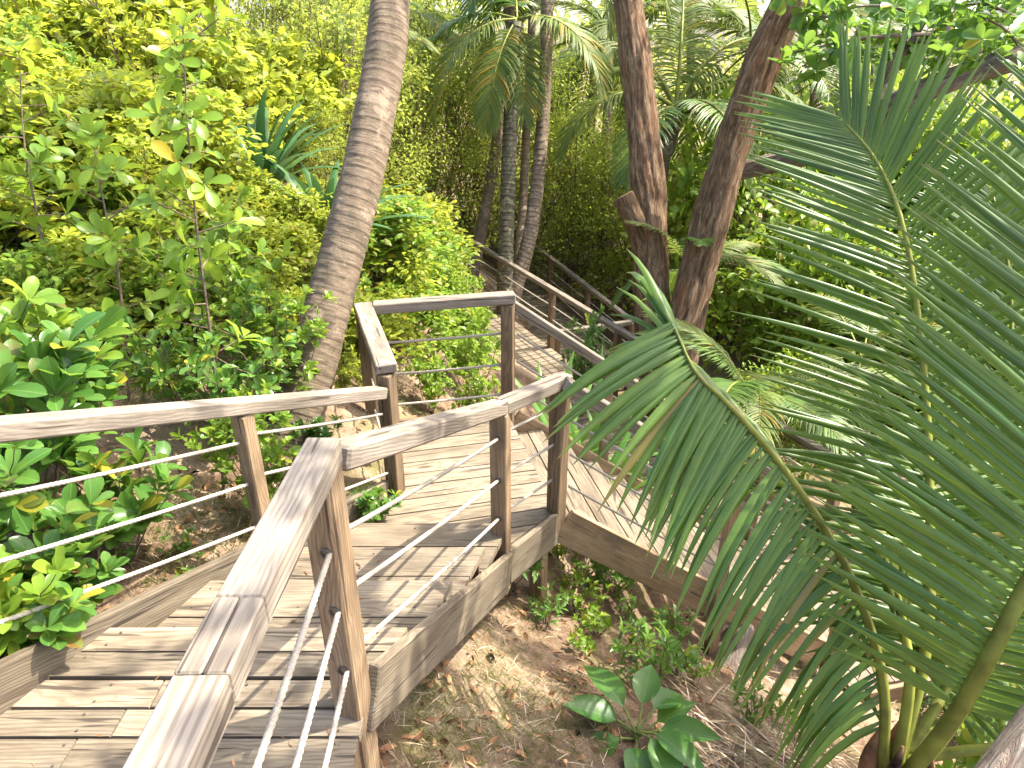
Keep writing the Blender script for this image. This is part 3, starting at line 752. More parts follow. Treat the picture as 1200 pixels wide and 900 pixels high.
# --- lower landing + walkway
ll = thing('landing', V3(3, 4.7, ZW), 'low landing at the foot of the steep flight, glimpsed through palm leaves', 'landing')
mb = MB(); a, b = e0+D2*run*(ND-1), e1+D2*run*(ND-1)
lp4 = [a[:2]-nrm(e1-e0)[:2]*.25, a[:2]-nrm(e1-e0)[:2]*.25+d2*1.5, b[:2]+d2*1.5, b[:2]]
deck_boards(mb, lp4, ZW, nrm((b-a)[:2]), bw=.14); mb.obj('decking', 'wood_deck', ll)
mb = MB(); beam(mb, np.r_[lp4[0], ZW-.12]-V3(0, .024, 0), np.r_[lp4[1], ZW-.12]-V3(0, .024, 0), .04, .2); mb.obj('fascia', 'wood_warm', ll)
W0, W1 = V3(3.18, 5.25, 0), V3(-1.0, 13.7, 0); wd_ = nrm(W1-W0); wl = V3(-wd_[1], wd_[0], 0)
wz = lambda f: -2.55+.13*f
wk = thing('boardwalk', V3(1, 9.5, -2.5), 'long straight boardwalk leading away behind the stairs to the palm cluster', 'boardwalk')
mb = MB(); nbw = 66; Lw = np.linalg.norm(W1-W0)
for i in range(nbw):
    f0, f1 = i/nbw, (i+1)/nbw-.0009; c0, c1 = W0+(W1-W0)*f0, W0+(W1-W0)*f1
    deck_boards(mb, [(c0+wl*1.25)[:2], (c0+wl*.02)[:2], (c1+wl*.02)[:2], (c1+wl*1.25)[:2]], wz(f0), wl[:2], bw=3.)
mb.obj('decking', 'wood_deck', wk)
for s in (.0, 1.25):
    mb = MB(); beam(mb, W0+wl*s+V3(0, 0, wz(0)-.14), W1+wl*s+V3(0, 0, wz(1)-.14), .04, .2); mb.obj('joist', 'wood_warm', wk)
r5 = thing('railing', W0, 'long rope railing running from the lower landing away to the palm cluster', 'railing')
wp = [W0+(W1-W0)*f for f in np.linspace(.02, 1, 6)]
for i, p in enumerate(wp): post(r5, p[0], p[1], wz(i/5)-.4, wz(i/5)+.95, wd_[:2])
mb = MB(); beam(mb, wp[0]+V3(0, 0, wz(0)+.98), wp[-1]+V3(0, 0, wz(1)+.98), .095, .07, e=.008); mb.obj('handrail', 'wood_rail', r5)
for h in (.27, .5, .73):
    for i in range(5): rope(r5, wp[i]+V3(0, 0, wz(i/5)+.98-h), wp[i+1]+V3(0, 0, wz((i+1)/5)+.98-h), near=False, r=.012)
# --- far walkway with its end corner
B0, B1 = P(742, 375, 12), P(603, 268, 17.); B0z = -3.3
fb = thing('boardwalk', V3(1.5, 12, -3.3), 'far low boardwalk platform beyond the long railing, left of the thick trunks', 'boardwalk')
bd = nrm((B1-B0)*V3(1, 1, 0)); bl = V3(-bd[1], bd[0], 0); mb = MB()
for i in range(44):
    f0, f1 = i/44, (i+1)/44-.0015; c0, c1 = B0+(B1-B0)*f0, B0+(B1-B0)*f1; z = c0[2]-.95
    deck_boards(mb, [(c0+bl*1.5)[:2], c0[:2], c1[:2], (c1+bl*1.5)[:2]], z, bl[:2], bw=3.)
mb.obj('decking', 'wood_deck', fb)
mb = MB(); beam(mb, B0+V3(0, 0, -1.09), B0+bl*1.5+V3(0, 0, -1.09), .04, .2); mb.obj('fascia', 'wood_post', fb)
mb = MB(); q = B0+bl*.3; beam(mb, V3(q[0], q[1], H(q[0], q[1])-.1), V3(q[0], q[1], B0[2]-1.0), .09, .09, up=(1, 0, 0)); mb.obj('support_post', 'wood_post', fb)
r6 = thing('railing', B0, 'farthest low railing with a squared end, seen past the vine-covered post', 'railing')
for f in (0, .3, .62, 1): q = B0+(B1-B0)*f; post(r6, q[0], q[1], q[2]-1.5, q[2]-.05, bd[:2])
q = B0+bl*1.45; post(r6, q[0], q[1], q[2]-1.3, q[2]-.05, bd[:2])
mb = MB(); beam(mb, B0+hz, B1+hz, .1, .07); mb.obj('handrail', 'wood_rail', r6)
mb = MB(); beam(mb, B0+hz+bl*.06, B0+bl*1.5+hz, .1, .07); mb.obj('handrail', 'wood_rail', r6)
for h in (.28, .5, .72): rope(r6, B0-V3(0, 0, h), B1-V3(0, 0, h), near=False, r=.009)
# --- upper far platform
U0, U1, U2 = P(510, 249, 13.2), P(444, 259, 11.8), P(540, 273, 13.9)
r7 = thing('railing', U0, 'small railing corner among the shrubs behind the leaning palm', 'railing')
for p in (U0, U1): post(r7, p[0], p[1], p[2]-1.3, p[2]-.03, (1, .2))
mb = MB(); beam(mb, U1+hz, U0+hz+nrm(U0-U1)*.05, .1, .08); mb.obj('handrail', 'wood_rail', r7)
mb = MB(); beam(mb, U0+hz+nrm(U2-U0)*.06+V3(0, 0, -.05), U2+hz+V3(0, 0, -.02), .08, .07); mb.obj('handrail', 'wood_rail', r7)
for h in (.25, .48): rope(r7, U0-V3(0, 0, h), U1-V3(0, 0, h), near=False, r=.01)
up_ = thing('landing', P(500, 320, 12.8), 'pale plank platform end showing between green shrubs below the small railing corner', 'landing')
mb = MB(); q = P(495, 318, 12.6); deck_boards(mb, [q[:2]+V3(-.7, -.4), q[:2]+V3(.7, -.4), q[:2]+V3(.7, 1.2), q[:2]+V3(-.7, 1.2)], q[2], (1, .1), bw=.14); mb.obj('decking', 'wood_rail', up_)
mb = MB(); beam(mb, np.r_[q[:2]+V3(-.7, -.425), q[2]-.12], np.r_[q[:2]+V3(.7, -.425), q[2]-.12], .04, .2); mb.obj('fascia', 'wood_rail', up_)

# ================================================================== PALMS
def arch(base, az, el, L, bend, n=6):
    """midrib: leaves base at elevation el towards az and bows down"""
    p = [np.asarray(base, float)]; e = el
    for i in range(n):
        d = V3(math.cos(az)*math.cos(e), math.sin(az)*math.cos(e), math.sin(e)); p.append(p[-1]+d*L/n); e -= bend/n
    return p
FR_PROTO = {}
def proto_frond(key, **k):
    if key not in FR_PROTO: FR_PROTO[key] = frond_mesh(arch((0, 0, 0), 0, 0, k.pop('L'), k.pop('bend')), **k)
    return FR_PROTO[key]
def crown(root, c, n, size, seed, mats=None, els=None, keys=('fa', 'fb', 'fc')):
    """fronds of a palm crown, each a part"""
    rs = np.random.default_rng(seed)
    for i in range(n):
        me = FR_PROTO[keys[i % len(keys)]]; o = link('frond', me, root)
        o.location = Vector(c) - Vector(root.location) if root.get('world') else Vector(c)
        el = rs.uniform(-.35, 1.25) if els is None else els[i % len(els)]
        o.rotation_euler = (rs.uniform(-.25, .25), -el, i*2.4+rs.uniform(-.3, .3)+seed); s = size*rs.uniform(.85, 1.12); o.scale = (s, s, s)
proto_frond('fa', L=3., bend=1.3, n=64, Lmax=.72, wd=.04, droop=.5, mats=('palm', 'rachis'), st=5)
proto_frond('fb', L=3.2, bend=1.7, n=64, Lmax=.75, wd=.04, droop=.8, mats=('palm_pale', 'rachis'), st=5, brown=.08)
proto_frond('fc', L=2.8, bend=1.0, n=60, Lmax=.7, wd=.04, droop=.9, mats=('palm_pale', 'rachis'), st=5, brown=.03)
proto_frond('fd', L=2.6, bend=2.2, n=50, Lmax=.6, wd=.035, droop=1.2, mats=('palm_dry', 'straw'), st=5)

def palm(name, pts, r, label, nf, size, seed, ring=.07, mat='palmbark', depth=.06, els=None, keys=('fa', 'fb', 'fc'), ns=24, group=None):
    t = thing(name, pts[0], label, 'palm tree', group)
    link('trunk', palm_trunk(pts, r, ring, ns, seed, depth, mat), t)
    if nf: crown(t, pts[-1], nf, size, seed, els=els, keys=keys)
    return t
# big leaning palm
lp_ = [V3(-1.52, 3.72, -.5), P(352, 478, 4.42), P(392, 330, 4.5), P(425, 200, 4.55), P(452, 60, 4.62), P(466, -60, 4.7), V3(-.35, 5.7, 4.2), V3(.05, 6.2, 6.4)]
palm('palm_tree', lp_, [.19, .165, .147, .138, .135, .132, .125, .12], 'thick leaning coconut palm with a ringed grey trunk, behind the landing corner', 7, 1.15, 3, ring=.07, depth=.03, ns=48)
# cluster of four thin palms
def tr(*a): return [P(*q) for q in a]
g4 = None
def footed(pts): 
    b = pts[0].copy(); z = H(b[0], b[1]); d_ = pts[1]-pts[0]
    return [V3(b[0], b[1], z-.15)] + pts if z < b[2] else pts
palm('palm_tree', footed(tr((552, 330, 14.2), (572, 230, 14.2), (588, 120, 14.2), (597, 20, 14.2), (603, -120, 14.3))), [.135, .12, .11, .1, .09], 'thin grey-brown palm trunk leaning right, leftmost of the palm cluster', 7, 1., 5, ring=.09)
palm('palm_tree', footed(tr((592, 335, 12.5), (594, 250, 12.5), (598, 150, 12.5), (603, 60, 12.5), (606, 28, 12.5))), [.165, .145, .135, .13, .13], 'dark mossy palm trunk with pale scars, front one of the palm cluster', 0, .9, 9, ring=.1, mat='palmbark_dark', depth=.09)
dkp = [o for o in COL.objects if o.name.startswith('palm_tree') and 'dark mossy' in o.get('label', '')][0]
cc = P(606, 22, 12.5)
for az, el, L, b_, k in ((-2.0, -.55, 2.2, .9, 'palm_pale'), (-2.6, -.1, 2.6, 1.5, 'palm_pale'), (3.0, .2, 2.8, 1.9, 'palm'), (-1.4, -.9, 1.8, .5, 'palm_pale'), (.4, .1, 2.6, 1.6, 'palm'), (-.6, .1, 2.4, 1.6, 'palm_pale'), (1.6, .6, 2.6, 1.3, 'palm')):
    link('frond', frond_mesh(arch(cc, az, el, L, b_), n=52, Lmax=.72, wd=.045, droop=.7, mats=(k, 'rachis'), brown=.16, st=5, start=.15), dkp)
palm('palm_tree', footed(tr((603, 350, 13.6), (612, 250, 13.6), (617, 150, 13.6), (622, 60, 13.6), (626, -60, 13.6))), [.1, .09, .085, .08, .075], 'slender palm trunk at the back of the cluster, between two thicker ones', 7, .9, 21, ring=.09)
palm('palm_tree', footed(tr((600, 355, 12.9), (622, 270, 12.9), (634, 170, 12.9), (640, 60, 12.9), (642, -90, 12.9))), [.17, .145, .13, .12, .115], 'tall brown palm trunk, right one of the cluster, widening towards its foot', 9, 1., 33, ring=.095, depth=.08)
# middle palm with orange crown behind the forked tree
mp = footed(tr((772, 210, 13.), (782, 170, 13.), (792, 128, 13.)))
t = palm('palm_tree', mp, [.18, .16, .15], 'young palm with orange-brown leaf bases and a bright crown between the flaky trunks', 0, 1., 4, mat='palmbark_dark')
for az, el, L, b_, k in ((2.6, 1.0, 3., 1.4, 'palm_pale'), (1.4, 1.3, 3., 1.0, 'palm_pale'), (.5, 1.05, 3., 1.5, 'palm_pale'), (-.3, .7, 2.8, 1.8, 'palm_pale'), (-1.2, .35, 2.6, 1.7, 'palm'), (3.5, .5, 2.9, 1.9, 'palm_pale'), (4.1, .1, 2.4, 1.4, 'palm'), (-.75, -.1, 2.3, 1.2, 'palm_pale'), (2.0, .7, 2.8, 1.3, 'palm_pale')):
    link('frond', frond_mesh(arch(mp[-1], az, el, L, b_), n=54, Lmax=.75, wd=.035, droop=.6, mats=(k, 'rachis'), brown=.05, st=5, start=.18, rr=(.05, .008)), t)
palm('palm_tree', footed(tr((806, 265, 17.), (808, 180, 17.), (809, 100, 17.), (810, -40, 17.))), [.12, .1, .1, .1], 'very thin pale palm trunk standing far behind the two flaky trunks', 6, 1., 8)
palm('palm_tree', footed(tr((1018, 200, 17.), (1026, 90, 17.), (1034, -60, 17.), (1040, -160, 17.))), [.13, .12, .12, .11], 'far pale palm trunk against the sky, above the broad palm frond', 8, 1.1, 14)
palm('palm_tree', footed(tr((1100, 180, 19.), (1108, 60, 19.), (1124, -60, 19.), (1130, -120, 19.))), [.14, .13, .12, .11], 'second far pale palm trunk against the sky, right of the thin leaning branch', 8, 1.1, 17)
palm('palm_tree', footed(tr((690, 250, 19.), (694, 120, 19.), (700, 40, 19.))), [.13, .12, .12], 'far palm with drooping grey-green fronds left of the forked trunk', 13, 1.2, 19, els=(.9, .3, -.3, .6, -.7))
palm('palm_tree', footed(tr((505, 200, 17.), (500, 60, 17.), (497, 12, 17.))), [.13, .12, .12], 'far palm with fronds hanging level behind the leaning palm', 12, 1.15, 26, els=(.8, .3, -.1, .5, -.3))
palm('palm_tree', footed(tr((900, 260, 16.), (905, 160, 16.), (903, 60, 16.))), [.13, .12, .12], 'far palm behind the right flaky trunk, fronds drooping', 12, 1.1, 41, els=(.8, .1, -.4, .5, -.7))
palm('palm_tree', footed(tr((398, 130, 10.5), (405, 70, 10.5), (412, 34, 10.5))), [.1, .09, .09], 'small palm tuft showing left of the leaning palm trunk', 8, .5, 51, els=(.8, .2, -.5, .5))

for u, t_, v, lab, sd in ((455, 15, 25, 'palm with level fronds across the top just right of the leaning palm', 72), (715, 16.5, 45, 'palm whose fronds hang behind the top of the stubbed trunk', 73), (880, 13.5, 58, 'palm with fronds drooping behind the top of the right-leaning trunk', 74), (955, 15.5, 95, 'palm with pale drooping fronds left of the sky gap', 75)):
    palm('palm_tree', footed([P(u-6, 240, t_), P(u-3, v+70, t_), P(u, v, t_)]), [.12, .105, .1], lab, 8, 1.1, sd, els=(.75, .25, -.25, .5, -.65, 1.0), keys=('fb', 'fc', 'fb'))
# young foreground palm
cb = V3(1.56, 1.80, -.72)
yp = thing('young_palm', V3(1.56, 1.8, H(1.56, 1.8)), 'young coconut palm close to the camera with huge green fronds spreading across the right side', 'palm tree')
mb = MB(); tube(mb, [V3(1.56, 1.8, H(1.56, 1.8)-.15), V3(1.56, 1.8, -.9), cb], [.15, .14, .09], 20, 24, rfun=lambda s, ph, rr: rr*(1+.12*np.sin(5*ph[None]+8*s[:, None])*np.sin(9*s[:, None]))); mb.obj('trunk', 'palmbark', yp, True)
big = dict(st=6, mats=('palm', 'rachis'))
up1 = nrm(V3(-.25, -.9, .35))
f1 = [cb, P(1085, 760, 2.75), P(1090, 620, 2.85), P(1084, 450, 2.95), P(1062, 280, 3.05), P(1028, 190, 3.15), P(985, 138, 3.25)]
link('frond', frond_mesh(f1, n=88, Lmax=.79, droop=(.4, .05, .02), a0=84, a1=32, up=up1, start=.14, vee=.18, rr=(.026, .004), brown=.012, wild=.035, tipL=.62, wd=.031, **big), yp)
f2 = [cb+V3(.02, -.03, 0), P(1125, 830, 2.45), P(1200, 690, 2.3), P(1285, 520, 2.2), P(1340, 340, 2.2), P(1370, 220, 2.25), P(1385, 130, 2.3)]
link('frond', frond_mesh(f2, n=100, Lmax=.86, droop=.01, a0=76, a1=46, up=nrm(V3(-.35, -.85, .45)), start=.17, vee=.15, rr=(.036, .007), brown=.008, wild=.04, baseL=.6, tipL=.55, wd=.034, **big), yp)
f6 = [cb+V3(.03, .04, 0), P(1120, 780, 3.0), P(1165, 600, 3.4), P(1185, 420, 3.7), P(1180, 300, 3.8), P(1160, 215, 3.9)]
link('frond', frond_mesh(f6, n=84, Lmax=.85, droop=(.5, .25, .2), a0=80, a1=38, up=nrm(V3(-.1, -.9, .4)), start=.15, vee=.2, rr=(.026, .005), brown=.015, wild=.05, wd=.034, **big), yp)
f3 = [cb+V3(-.05, 0, -.02), P(1035, 800, 2.65), P(1003, 690, 2.6), P(958, 606, 2.55), P(900, 525, 2.5), P(850, 470, 2.48), P(815, 436, 2.48), P(786, 374, 2.52)]
n3 = nrm(V3(.25, -.8, .55))
link('frond', frond_mesh(f3, n=76, Lmax=.72, droop=(1.5, .55, .15), a0=100, a1=97, up=n3, start=.08, vee=-.08, rr=(.022, .005), brown=.035, wild=.06, tipL=.85, baseL=.8, sides=(-1,), wd=.037, **big), yp)
link('frond', frond_mesh(f3, n=60, Lmax=.62, droop=(2.4, 1.2, .25), a0=60, a1=12, up=n3, start=.08, vee=-.9, rr=(.02, .004), brown=.12, wild=.12, tipL=.7, baseL=.85, sides=(1,), wd=.036, **big), yp)
f8 = [cb+V3(.05, .06, 0), P(1150, 800, 3.1), P(1240, 640, 3.4), P(1300, 480, 3.7), P(1310, 330, 3.9), P(1280, 220, 4.0)]
link('frond', frond_mesh(f8, n=84, Lmax=.95, droop=(.4, .2, .15), a0=82, a1=45, up=nrm(V3(-.2, -.9, .4)), start=.15, vee=.2, rr=(.026, .005), brown=.015, wild=.05, wd=.034, **big), yp)
for az, el, L, b_, m_ in ((1.0, .85, 2.2, 1.2, 'palm'), (-.2, .5, 2.0, 1.4, 'palm_pale')):
    link('frond', frond_mesh(arch(cb+V3(0, .03, .02), az, el, L, b_), n=56, Lmax=.62, wd=.04, droop=.5, mats=(m_, 'rachis'), rr=(.024, .005), st=6, start=.2, brown=.04), yp)
link('young_spear', frond_mesh([cb, P(1066, 800, 2.68), P(1058, 730, 2.7), P(1050, 690, 2.7)], n=20, Lmax=.3, wd=.03, droop=.05, a0=12, a1=5, mats=('palm_pale', 'rachis'), rr=(.024, .012), st=5, start=.5), yp)
mb = MB()
for i in range(5):
    a = i*1.3; q = cb+V3(math.cos(a)*.07, math.sin(a)*.07, -.18); tube(mb, [q, q+V3(math.cos(a)*.03, math.sin(a)*.03, .2), q+V3(math.cos(a)*.02, math.sin(a)*.02, .42)], [.05, .035, .006], 8, 8)
mb.obj('leaf_sheath', 'litter', yp, True)

# mid palms behind the big frond
for i, (u, t_, v, lab) in enumerate(((880, 7.6, 470, 'small palm behind the drooping frond, its fronds dark in the shade'), (806, 9.6, 320, 'low feathery palm between the two flaky trunks, near their feet'), (1010, 9.0, 420, 'shaded palm behind the broad upright frond'), (1150, 7.5, 700, 'low palm behind the young palm stems, near ground at lower right'))):
    g_ = ground_at(u, t_); top = P(u, v, t_)
    t = thing('small_palm', g_, lab, 'palm tree')
    link('trunk', palm_trunk([g_-V3(0, 0, .1), (g_+top)/2, top], [.11, .1, .08], .07, 16, i, .08, 'palmbark_dark'), t)
    crown(t, top, (10, 7, 10, 10)[i], (.6, .45, .6, .6)[i], 60+i, els=(1.1, .6, .2, .8, -.1), keys=('fa', 'fc', 'fa', 'fb'))

# ================================================================== FLAKY-BARK TREES
def crown_leaves(key, centres, n, L, mat, rad_=1.):
    O, D, N = [], [], []
    tips, dirs = [], []
    for c in centres:
        for _ in range(n):
            p = c + R.normal(0, .5, 3)*rad_; tips.append(p); dirs.append(nrm(R.normal(0, .6, 3)+V3(0, 0, .5)))
    O, D, N = rosettes(tips, dirs, 7, (.5, 1.4))
    n_ = len(O); Ls = L*R.uniform(.6, 1.15, n_)
    return leaves(key, T_OBOV, O, D, np.array(N)+R.normal(0, .2, (n_, 3)), Ls, Ls*.5, mat)
tA = thing('tree', P(772, 520, 9.5), 'upright flaky-barked trunk with a sawn side stub, left of the two thick trunks', 'tree')
mb = MB(); bark_trunk(mb, [P(775, 560, 9.3), P(772, 440, 9.3), P(764, 340, 9.3), P(761, 240, 9.3), P(752, 130, 9.3), P(738, 20, 9.3), P(722, -90, 9.3), P(715, -300, 9.2)], [.31, .275, .25, .235, .205, .19, .18, .15]); mb.obj('trunk', 'bark', tA, True)
mb = MB(); bark_trunk(mb, [P(762, 330, 9.25), P(752, 282, 9.18), P(738, 248, 9.1), P(729, 230, 9.05)], [.15, .15, .14, .13], 32); mb.obj('branch_stub', 'bark', tA, True)
tops = [P(715, -300, 9.2)]
mb = MB(); bs = P(720, -150, 9.2); CA = []
for i in range(7):
    a = i*.9; e = bs+V3(math.cos(a)*2.2, math.sin(a)*2.0, 1.2+.5*(i % 3)); CA.append(e); CA.append((e+bs)/2+V3(0, 0, .4)); bark_trunk(mb, [bs, (bs+e)/2+V3(0, 0, .15), e], [.09, .05, .02], 12, .08)
mb.obj('branch', 'bark', tA, True); link('crown', crown_leaves('crown', CA, 3, .19, 'leaf_bright', 1.), tA)
tB = thing('tree', P(800, 500, 9.2), 'thick flaky-barked trunk leaning right, right of the stubbed trunk', 'tree')
ptB = [P(780, 560, 9.0), P(792, 440, 9.0), P(806, 360, 8.9), P(832, 265, 8.8), P(860, 165, 8.6), P(893, 75, 8.4), P(930, -5, 8.2), P(965, -90, 8.), P(990, -200, 7.8)]
mb = MB(); bark_trunk(mb, ptB, [.27, .24, .225, .235, .235, .225, .22, .2, .17]); mb.obj('trunk', 'bark', tB, True)
mb = MB(); bs = ptB[-1]; CB = []
for i in range(9):
    a = i*.72; e = bs+V3(math.cos(a)*2.4+.4, math.sin(a)*2.2-.6, .9+.6*(i % 3)); CB.append(e); CB.append((e+bs)/2+V3(0, 0, .4)); bark_trunk(mb, [bs, (bs+e)/2+V3(0, 0, .15), e], [.1, .05, .02], 12, .08)
mb.obj('branch', 'bark', tB, True); link('crown', crown_leaves('crown', CB, 3, .19, 'leaf_bright', .9), tB)
# leaning grey trunk at top right
tC = thing('tree', P(840, 215, 8.2), 'almost level leaning grey trunk crossing behind the broad frond, glossy leaves above it', 'tree')
ptC = [P(846, 207, 9.8), P(880, 198, 9.2), P(960, 176, 8.5), P(1040, 128, 7.4), P(1110, 96, 7.1), P(1200, 66, 6.8), P(1300, 40, 6.6)]
mb = MB(); bark_trunk(mb, ptC, [.13, .125, .13, .125, .12, .115, .11], 40); mb.obj('trunk', 'bark_grey', tC, True)
mb = MB(); bark_trunk(mb, [P(1030, 130, 7.4), P(1048, 75, 7.5), P(1075, 30, 7.6), P(1110, -30, 7.7)], [.085, .075, .07, .06], 24); mb.obj('branch', 'bark_grey', tC, True)
tips = []
for u0, v0, u1, v1 in ((1200, 70, 1120, 40), (1200, 60, 1150, 20), (1110, 60, 1060, 52), (1100, 50, 960, 50), (1060, 60, 985, 25), (1230, 60, 1190, 30), (1090, 40, 930, 62), (1110, 30, 1090, 10), (1150, 60, 1100, 68), (1060, 45, 1010, 55), (1190, 20, 1120, 5), (1130, 10, 1060, -5), (1080, 20, 1000, 8), (1000, 30, 930, 20), (1180, 45, 1120, 58), (1210, 90, 1150, 75), (1000, 60, 940, 78), (1050, 10, 960, -8), (1200, 5, 1160, -10)):
    t_ = 7.2+R.uniform(-.5, .5); a, b = P(u0, v0, t_), P(u1, v1, t_); mb = MB(); tube(mb, [a, (a+b)/2+V3(0, 0, .05), b], [.02, .008], 6, 8); mb.obj('twig', 'bark_grey', tC, True)
    for f in np.linspace(.25, 1, 9): tips.append(a+(b-a)*f+R.normal(0, .14, 3)*V3(1, 1, .7))
O, D, N = rosettes(tips, [nrm(V3(0, 0, .6)+R.normal(0, .5, 3)) for _ in tips], 7, (.6, 1.4)); Ls = .19*R.uniform(.6, 1.1, len(O))
link('crown', leaves('crown', T_OBOV, O, D, N, Ls, Ls*.55, 'leaf_gloss'), tC)
mb = MB(); bark_trunk(mb, [ptC[-1]-V3(.05, 0, 0), V3(5.2, 5.6, 3.4), V3(4.4, 3.8, 4.3), V3(3.5, 2.6, 4.6)], [.14, .12, .09, .04], 24); mb.obj('branch', 'bark_grey', tC, True)  # unseen limb, added to carry the leaf clusters shading the near deck
for i, c in enumerate(((3.2, 2.5, 4.6), (2.6, 1.9, 4.5), (3.6, 1.7, 4.8), (2.9, 3.0, 4.9), (3.9, 2.6, 4.7), (2.2, 1.3, 4.4), (4.4, 3.6, 4.9))):
    link('crown', crown_leaves('crown', [V3(*c)], 15, .2, 'leaf_bright', .8), tC)  # out-of-view leaf clusters, added to cast dappled shade on deck and near rail
# grey trunk end at lower right
tk = thing('log', P(1190, 900, 1.9), 'smooth grey log end poking in at the lower right corner', 'log')
mb = MB(); bark_trunk(mb, [P(1168, 935, 1.95), P(1200, 890, 2.0), P(1262, 800, 2.1)], [.075, .07, .065], 32, .02, .03); mb.obj('log_body', 'bark_grey', tk, True)
# buried stump
sg = ground_hit(850, 775)
tk = thing('stump', sg, 'half-buried weathered palm stump on the bare slope below the drooping frond', 'stump')
mb = MB(); bark_trunk(mb, [sg+V3(-.12, -.22, -.12), sg+V3(0, 0, .0), sg+V3(.12, .18, .16), sg+V3(.17, .24, .22)], [.14, .14, .12, .10], 32, .02, .1); mb.obj('stump_wood', 'bark_grey', tk, True)
# ================================================================== SHRUBS
PROTO['rosette'] = shrub('rosette', .8, .7, 7, 4, 8, .19, .092, T_OBOV, 'leaf_gloss', .007)
PROTO['rosette_b'] = shrub('rosette_b', 1.0, .8, 8, 5, 8, .17, .08, T_OBOV, 'leaf_gloss', .008)
PROTO['broad'] = shrub('broad', 1.4, 1.3, 11, 8, 8, .135, .062, T_OBOV, 'leaf_bright', .01, 2)
PROTO['broad_b'] = shrub('broad_b', 1.5, 1.2, 12, 8, 9, .12, .055, T_OBOV, 'leaf_bright', .009, 3)
PROTO['thick'] = cloud_shrub('thick', 1.6, 1.7, 2300, .13, 'leaf_lime', 34, 12)
PROTO['thick_b'] = cloud_shrub('thick_b', 1.8, 1.6, 2500, .125, 'leaf_lime', 40, 12)
PROTO['fine'] = cloud_shrub('fine', 3.2, 2.8, 9000, .065, 'leaf_hedge', 60, 18, T_SMALL)
PROTO['fine_b'] = cloud_shrub('fine_b', 3.4, 2.6, 9500, .06, 'leaf_hedge', 70, 18, T_SMALL)
PROTO['coarse'] = cloud_shrub('coarse', 2.6, 2.4, 3600, .13, 'leaf_bright', 44, 14, T_OVAL)
PROTO['weed'] = shrub('weed', .3, .3, 6, 2, 6, .06, .026, T_OVAL, 'leaf_bright', .004, 1)
PROTO['weed_b'] = shrub('weed_b', .35, .35, 7, 3, 5, .07, .024, T_OVAL, 'leaf_bright', .004, 1)
PP = place_plant
GH = 'glossy shrubs along the hill-side railing'
# near left, by the railing
for kx, mt, u, t_, vt, lab in (
 ('rosette', 'leaf_gloss', 40, 2.75, 560, 'glossy leaved shrub under the ropes at the left edge, low and nearest the deck'),
 ('rosette', 'leaf_gloss', 105, 2.85, 590, 'glossy shrub with pale new leaves under the lowest rope, beside the kerb board'),
 ('rosette_b', 'leaf_gloss', 5, 2.95, 425, 'tall dark glossy shrub crossing the handrail at the left edge'),
 ('rosette_b', 'leaf_gloss', 45, 3.2, 335, 'tall glossy shrub standing just behind the left end of the handrail'),
 ('rosette', 'leaf_gloss', 150, 3.15, 505, 'small glossy plant between the two upper ropes'),
 ('rosette', 'leaf_gloss', 15, 2.6, 650, 'low glossy plant at the left edge beside the deck corner'),
 ('rosette', 'leaf_gloss', 62, 2.55, 635, 'glossy plant with the lowest rope crossing its top, nearest the kerb board'),
 ('rosette_b', 'leaf_bright', 20, 2.5, 590, 'bright rosette shrub under the middle rope at the left edge'),
 ('rosette', 'leaf_bright', 125, 3.3, 555, 'bright plant behind the middle rope, in front of the bare earth'),
 ('rosette_b', 'leaf_gloss', 85, 3.5, 400, 'glossy shrub whose shoots just clear the handrail, right of the two tall ones'),
 ('rosette_b', 'leaf_bright', 95, 3.7, 330, 'leafy shrub behind the handrail with a bare brown stem'),
 ('broad', 'leaf_bright', 215, 4.2, 360, 'dense mid-green shrub behind the middle of the handrail'),
 ('broad', 'leaf_gloss', 285, 4.1, 345, 'dense glossy shrub behind the handrail, left of the leaning palm foot'),
 ('broad_b', 'leaf_bright', 335, 4.45, 320, 'rounded shrub touching the foot of the leaning palm'),
 ('broad_b', 'leaf_bright', 180, 4.7, 300, 'bright shrub behind the dense ones, above the grassy bare patch'),
 ('broad', 'leaf_bright', 265, 4.9, 235, 'tall bright shrub rising behind the sapling stem'),
 ('rosette', 'leaf_dark', 380, 4.35, 480, 'low dark shrub between the handrail and the landing post'),
 ('rosette', 'leaf_gloss', 430, 4.5, 515, 'low shrub under the ropes beside the landing post'),
 ('rosette', 'leaf_gloss', 445, 4.1, 560, 'small glossy plant at the foot of the first stairs, beside the last tread'),
 ('broad_b', 'leaf_bright', 310, 3.75, 440, 'shrub just behind the handrail post'),
 ('broad', 'leaf_lime', 395, 5.6, 330, 'yellow-green shrub right behind the leaning palm foot'),
 ): PP(kx, mt, u, t_, vt, lab)
# upper-left sunlit thicket
lab_t = 'sunlit yellow-green bush in the thicket on the upper left slope'
TH = [(-150, 5.2, 180), (-170, 6.6, 60), (-190, 8.5, -40), (-130, 10, -80), (-90, 4.4, 300), (-260, 7, 80), (200, 5.1, 255), (110, 5.1, 265), (35, 5.9, 130), (285, 5.7, 285), (-25, 5.3, 140), (155, 5.9, 150), (215, 6.3, 130), (-10, 7.4, 20), (70, 6.9, 40), (300, 9.4, 60), (350, 10, 40), (20, 5.2, 190), (100, 5.4, 170), (180, 5.6, 150), (245, 5.8, 200), (-40, 4.6, 260), (60, 4.5, 270), (330, 5.4, 300), (140, 6.6, 70), (30, 6.4, 60), (230, 6.9, 80), (-60, 6, 80),
      (80, 7.8, -20), (170, 8, -10), (0, 8, -40), (260, 8.4, 20), (310, 8.6, 130), (-80, 7.5, -30), (120, 9.4, -60), (40, 9.6, -70), (210, 9.8, -50), (365, 8.8, 200)]
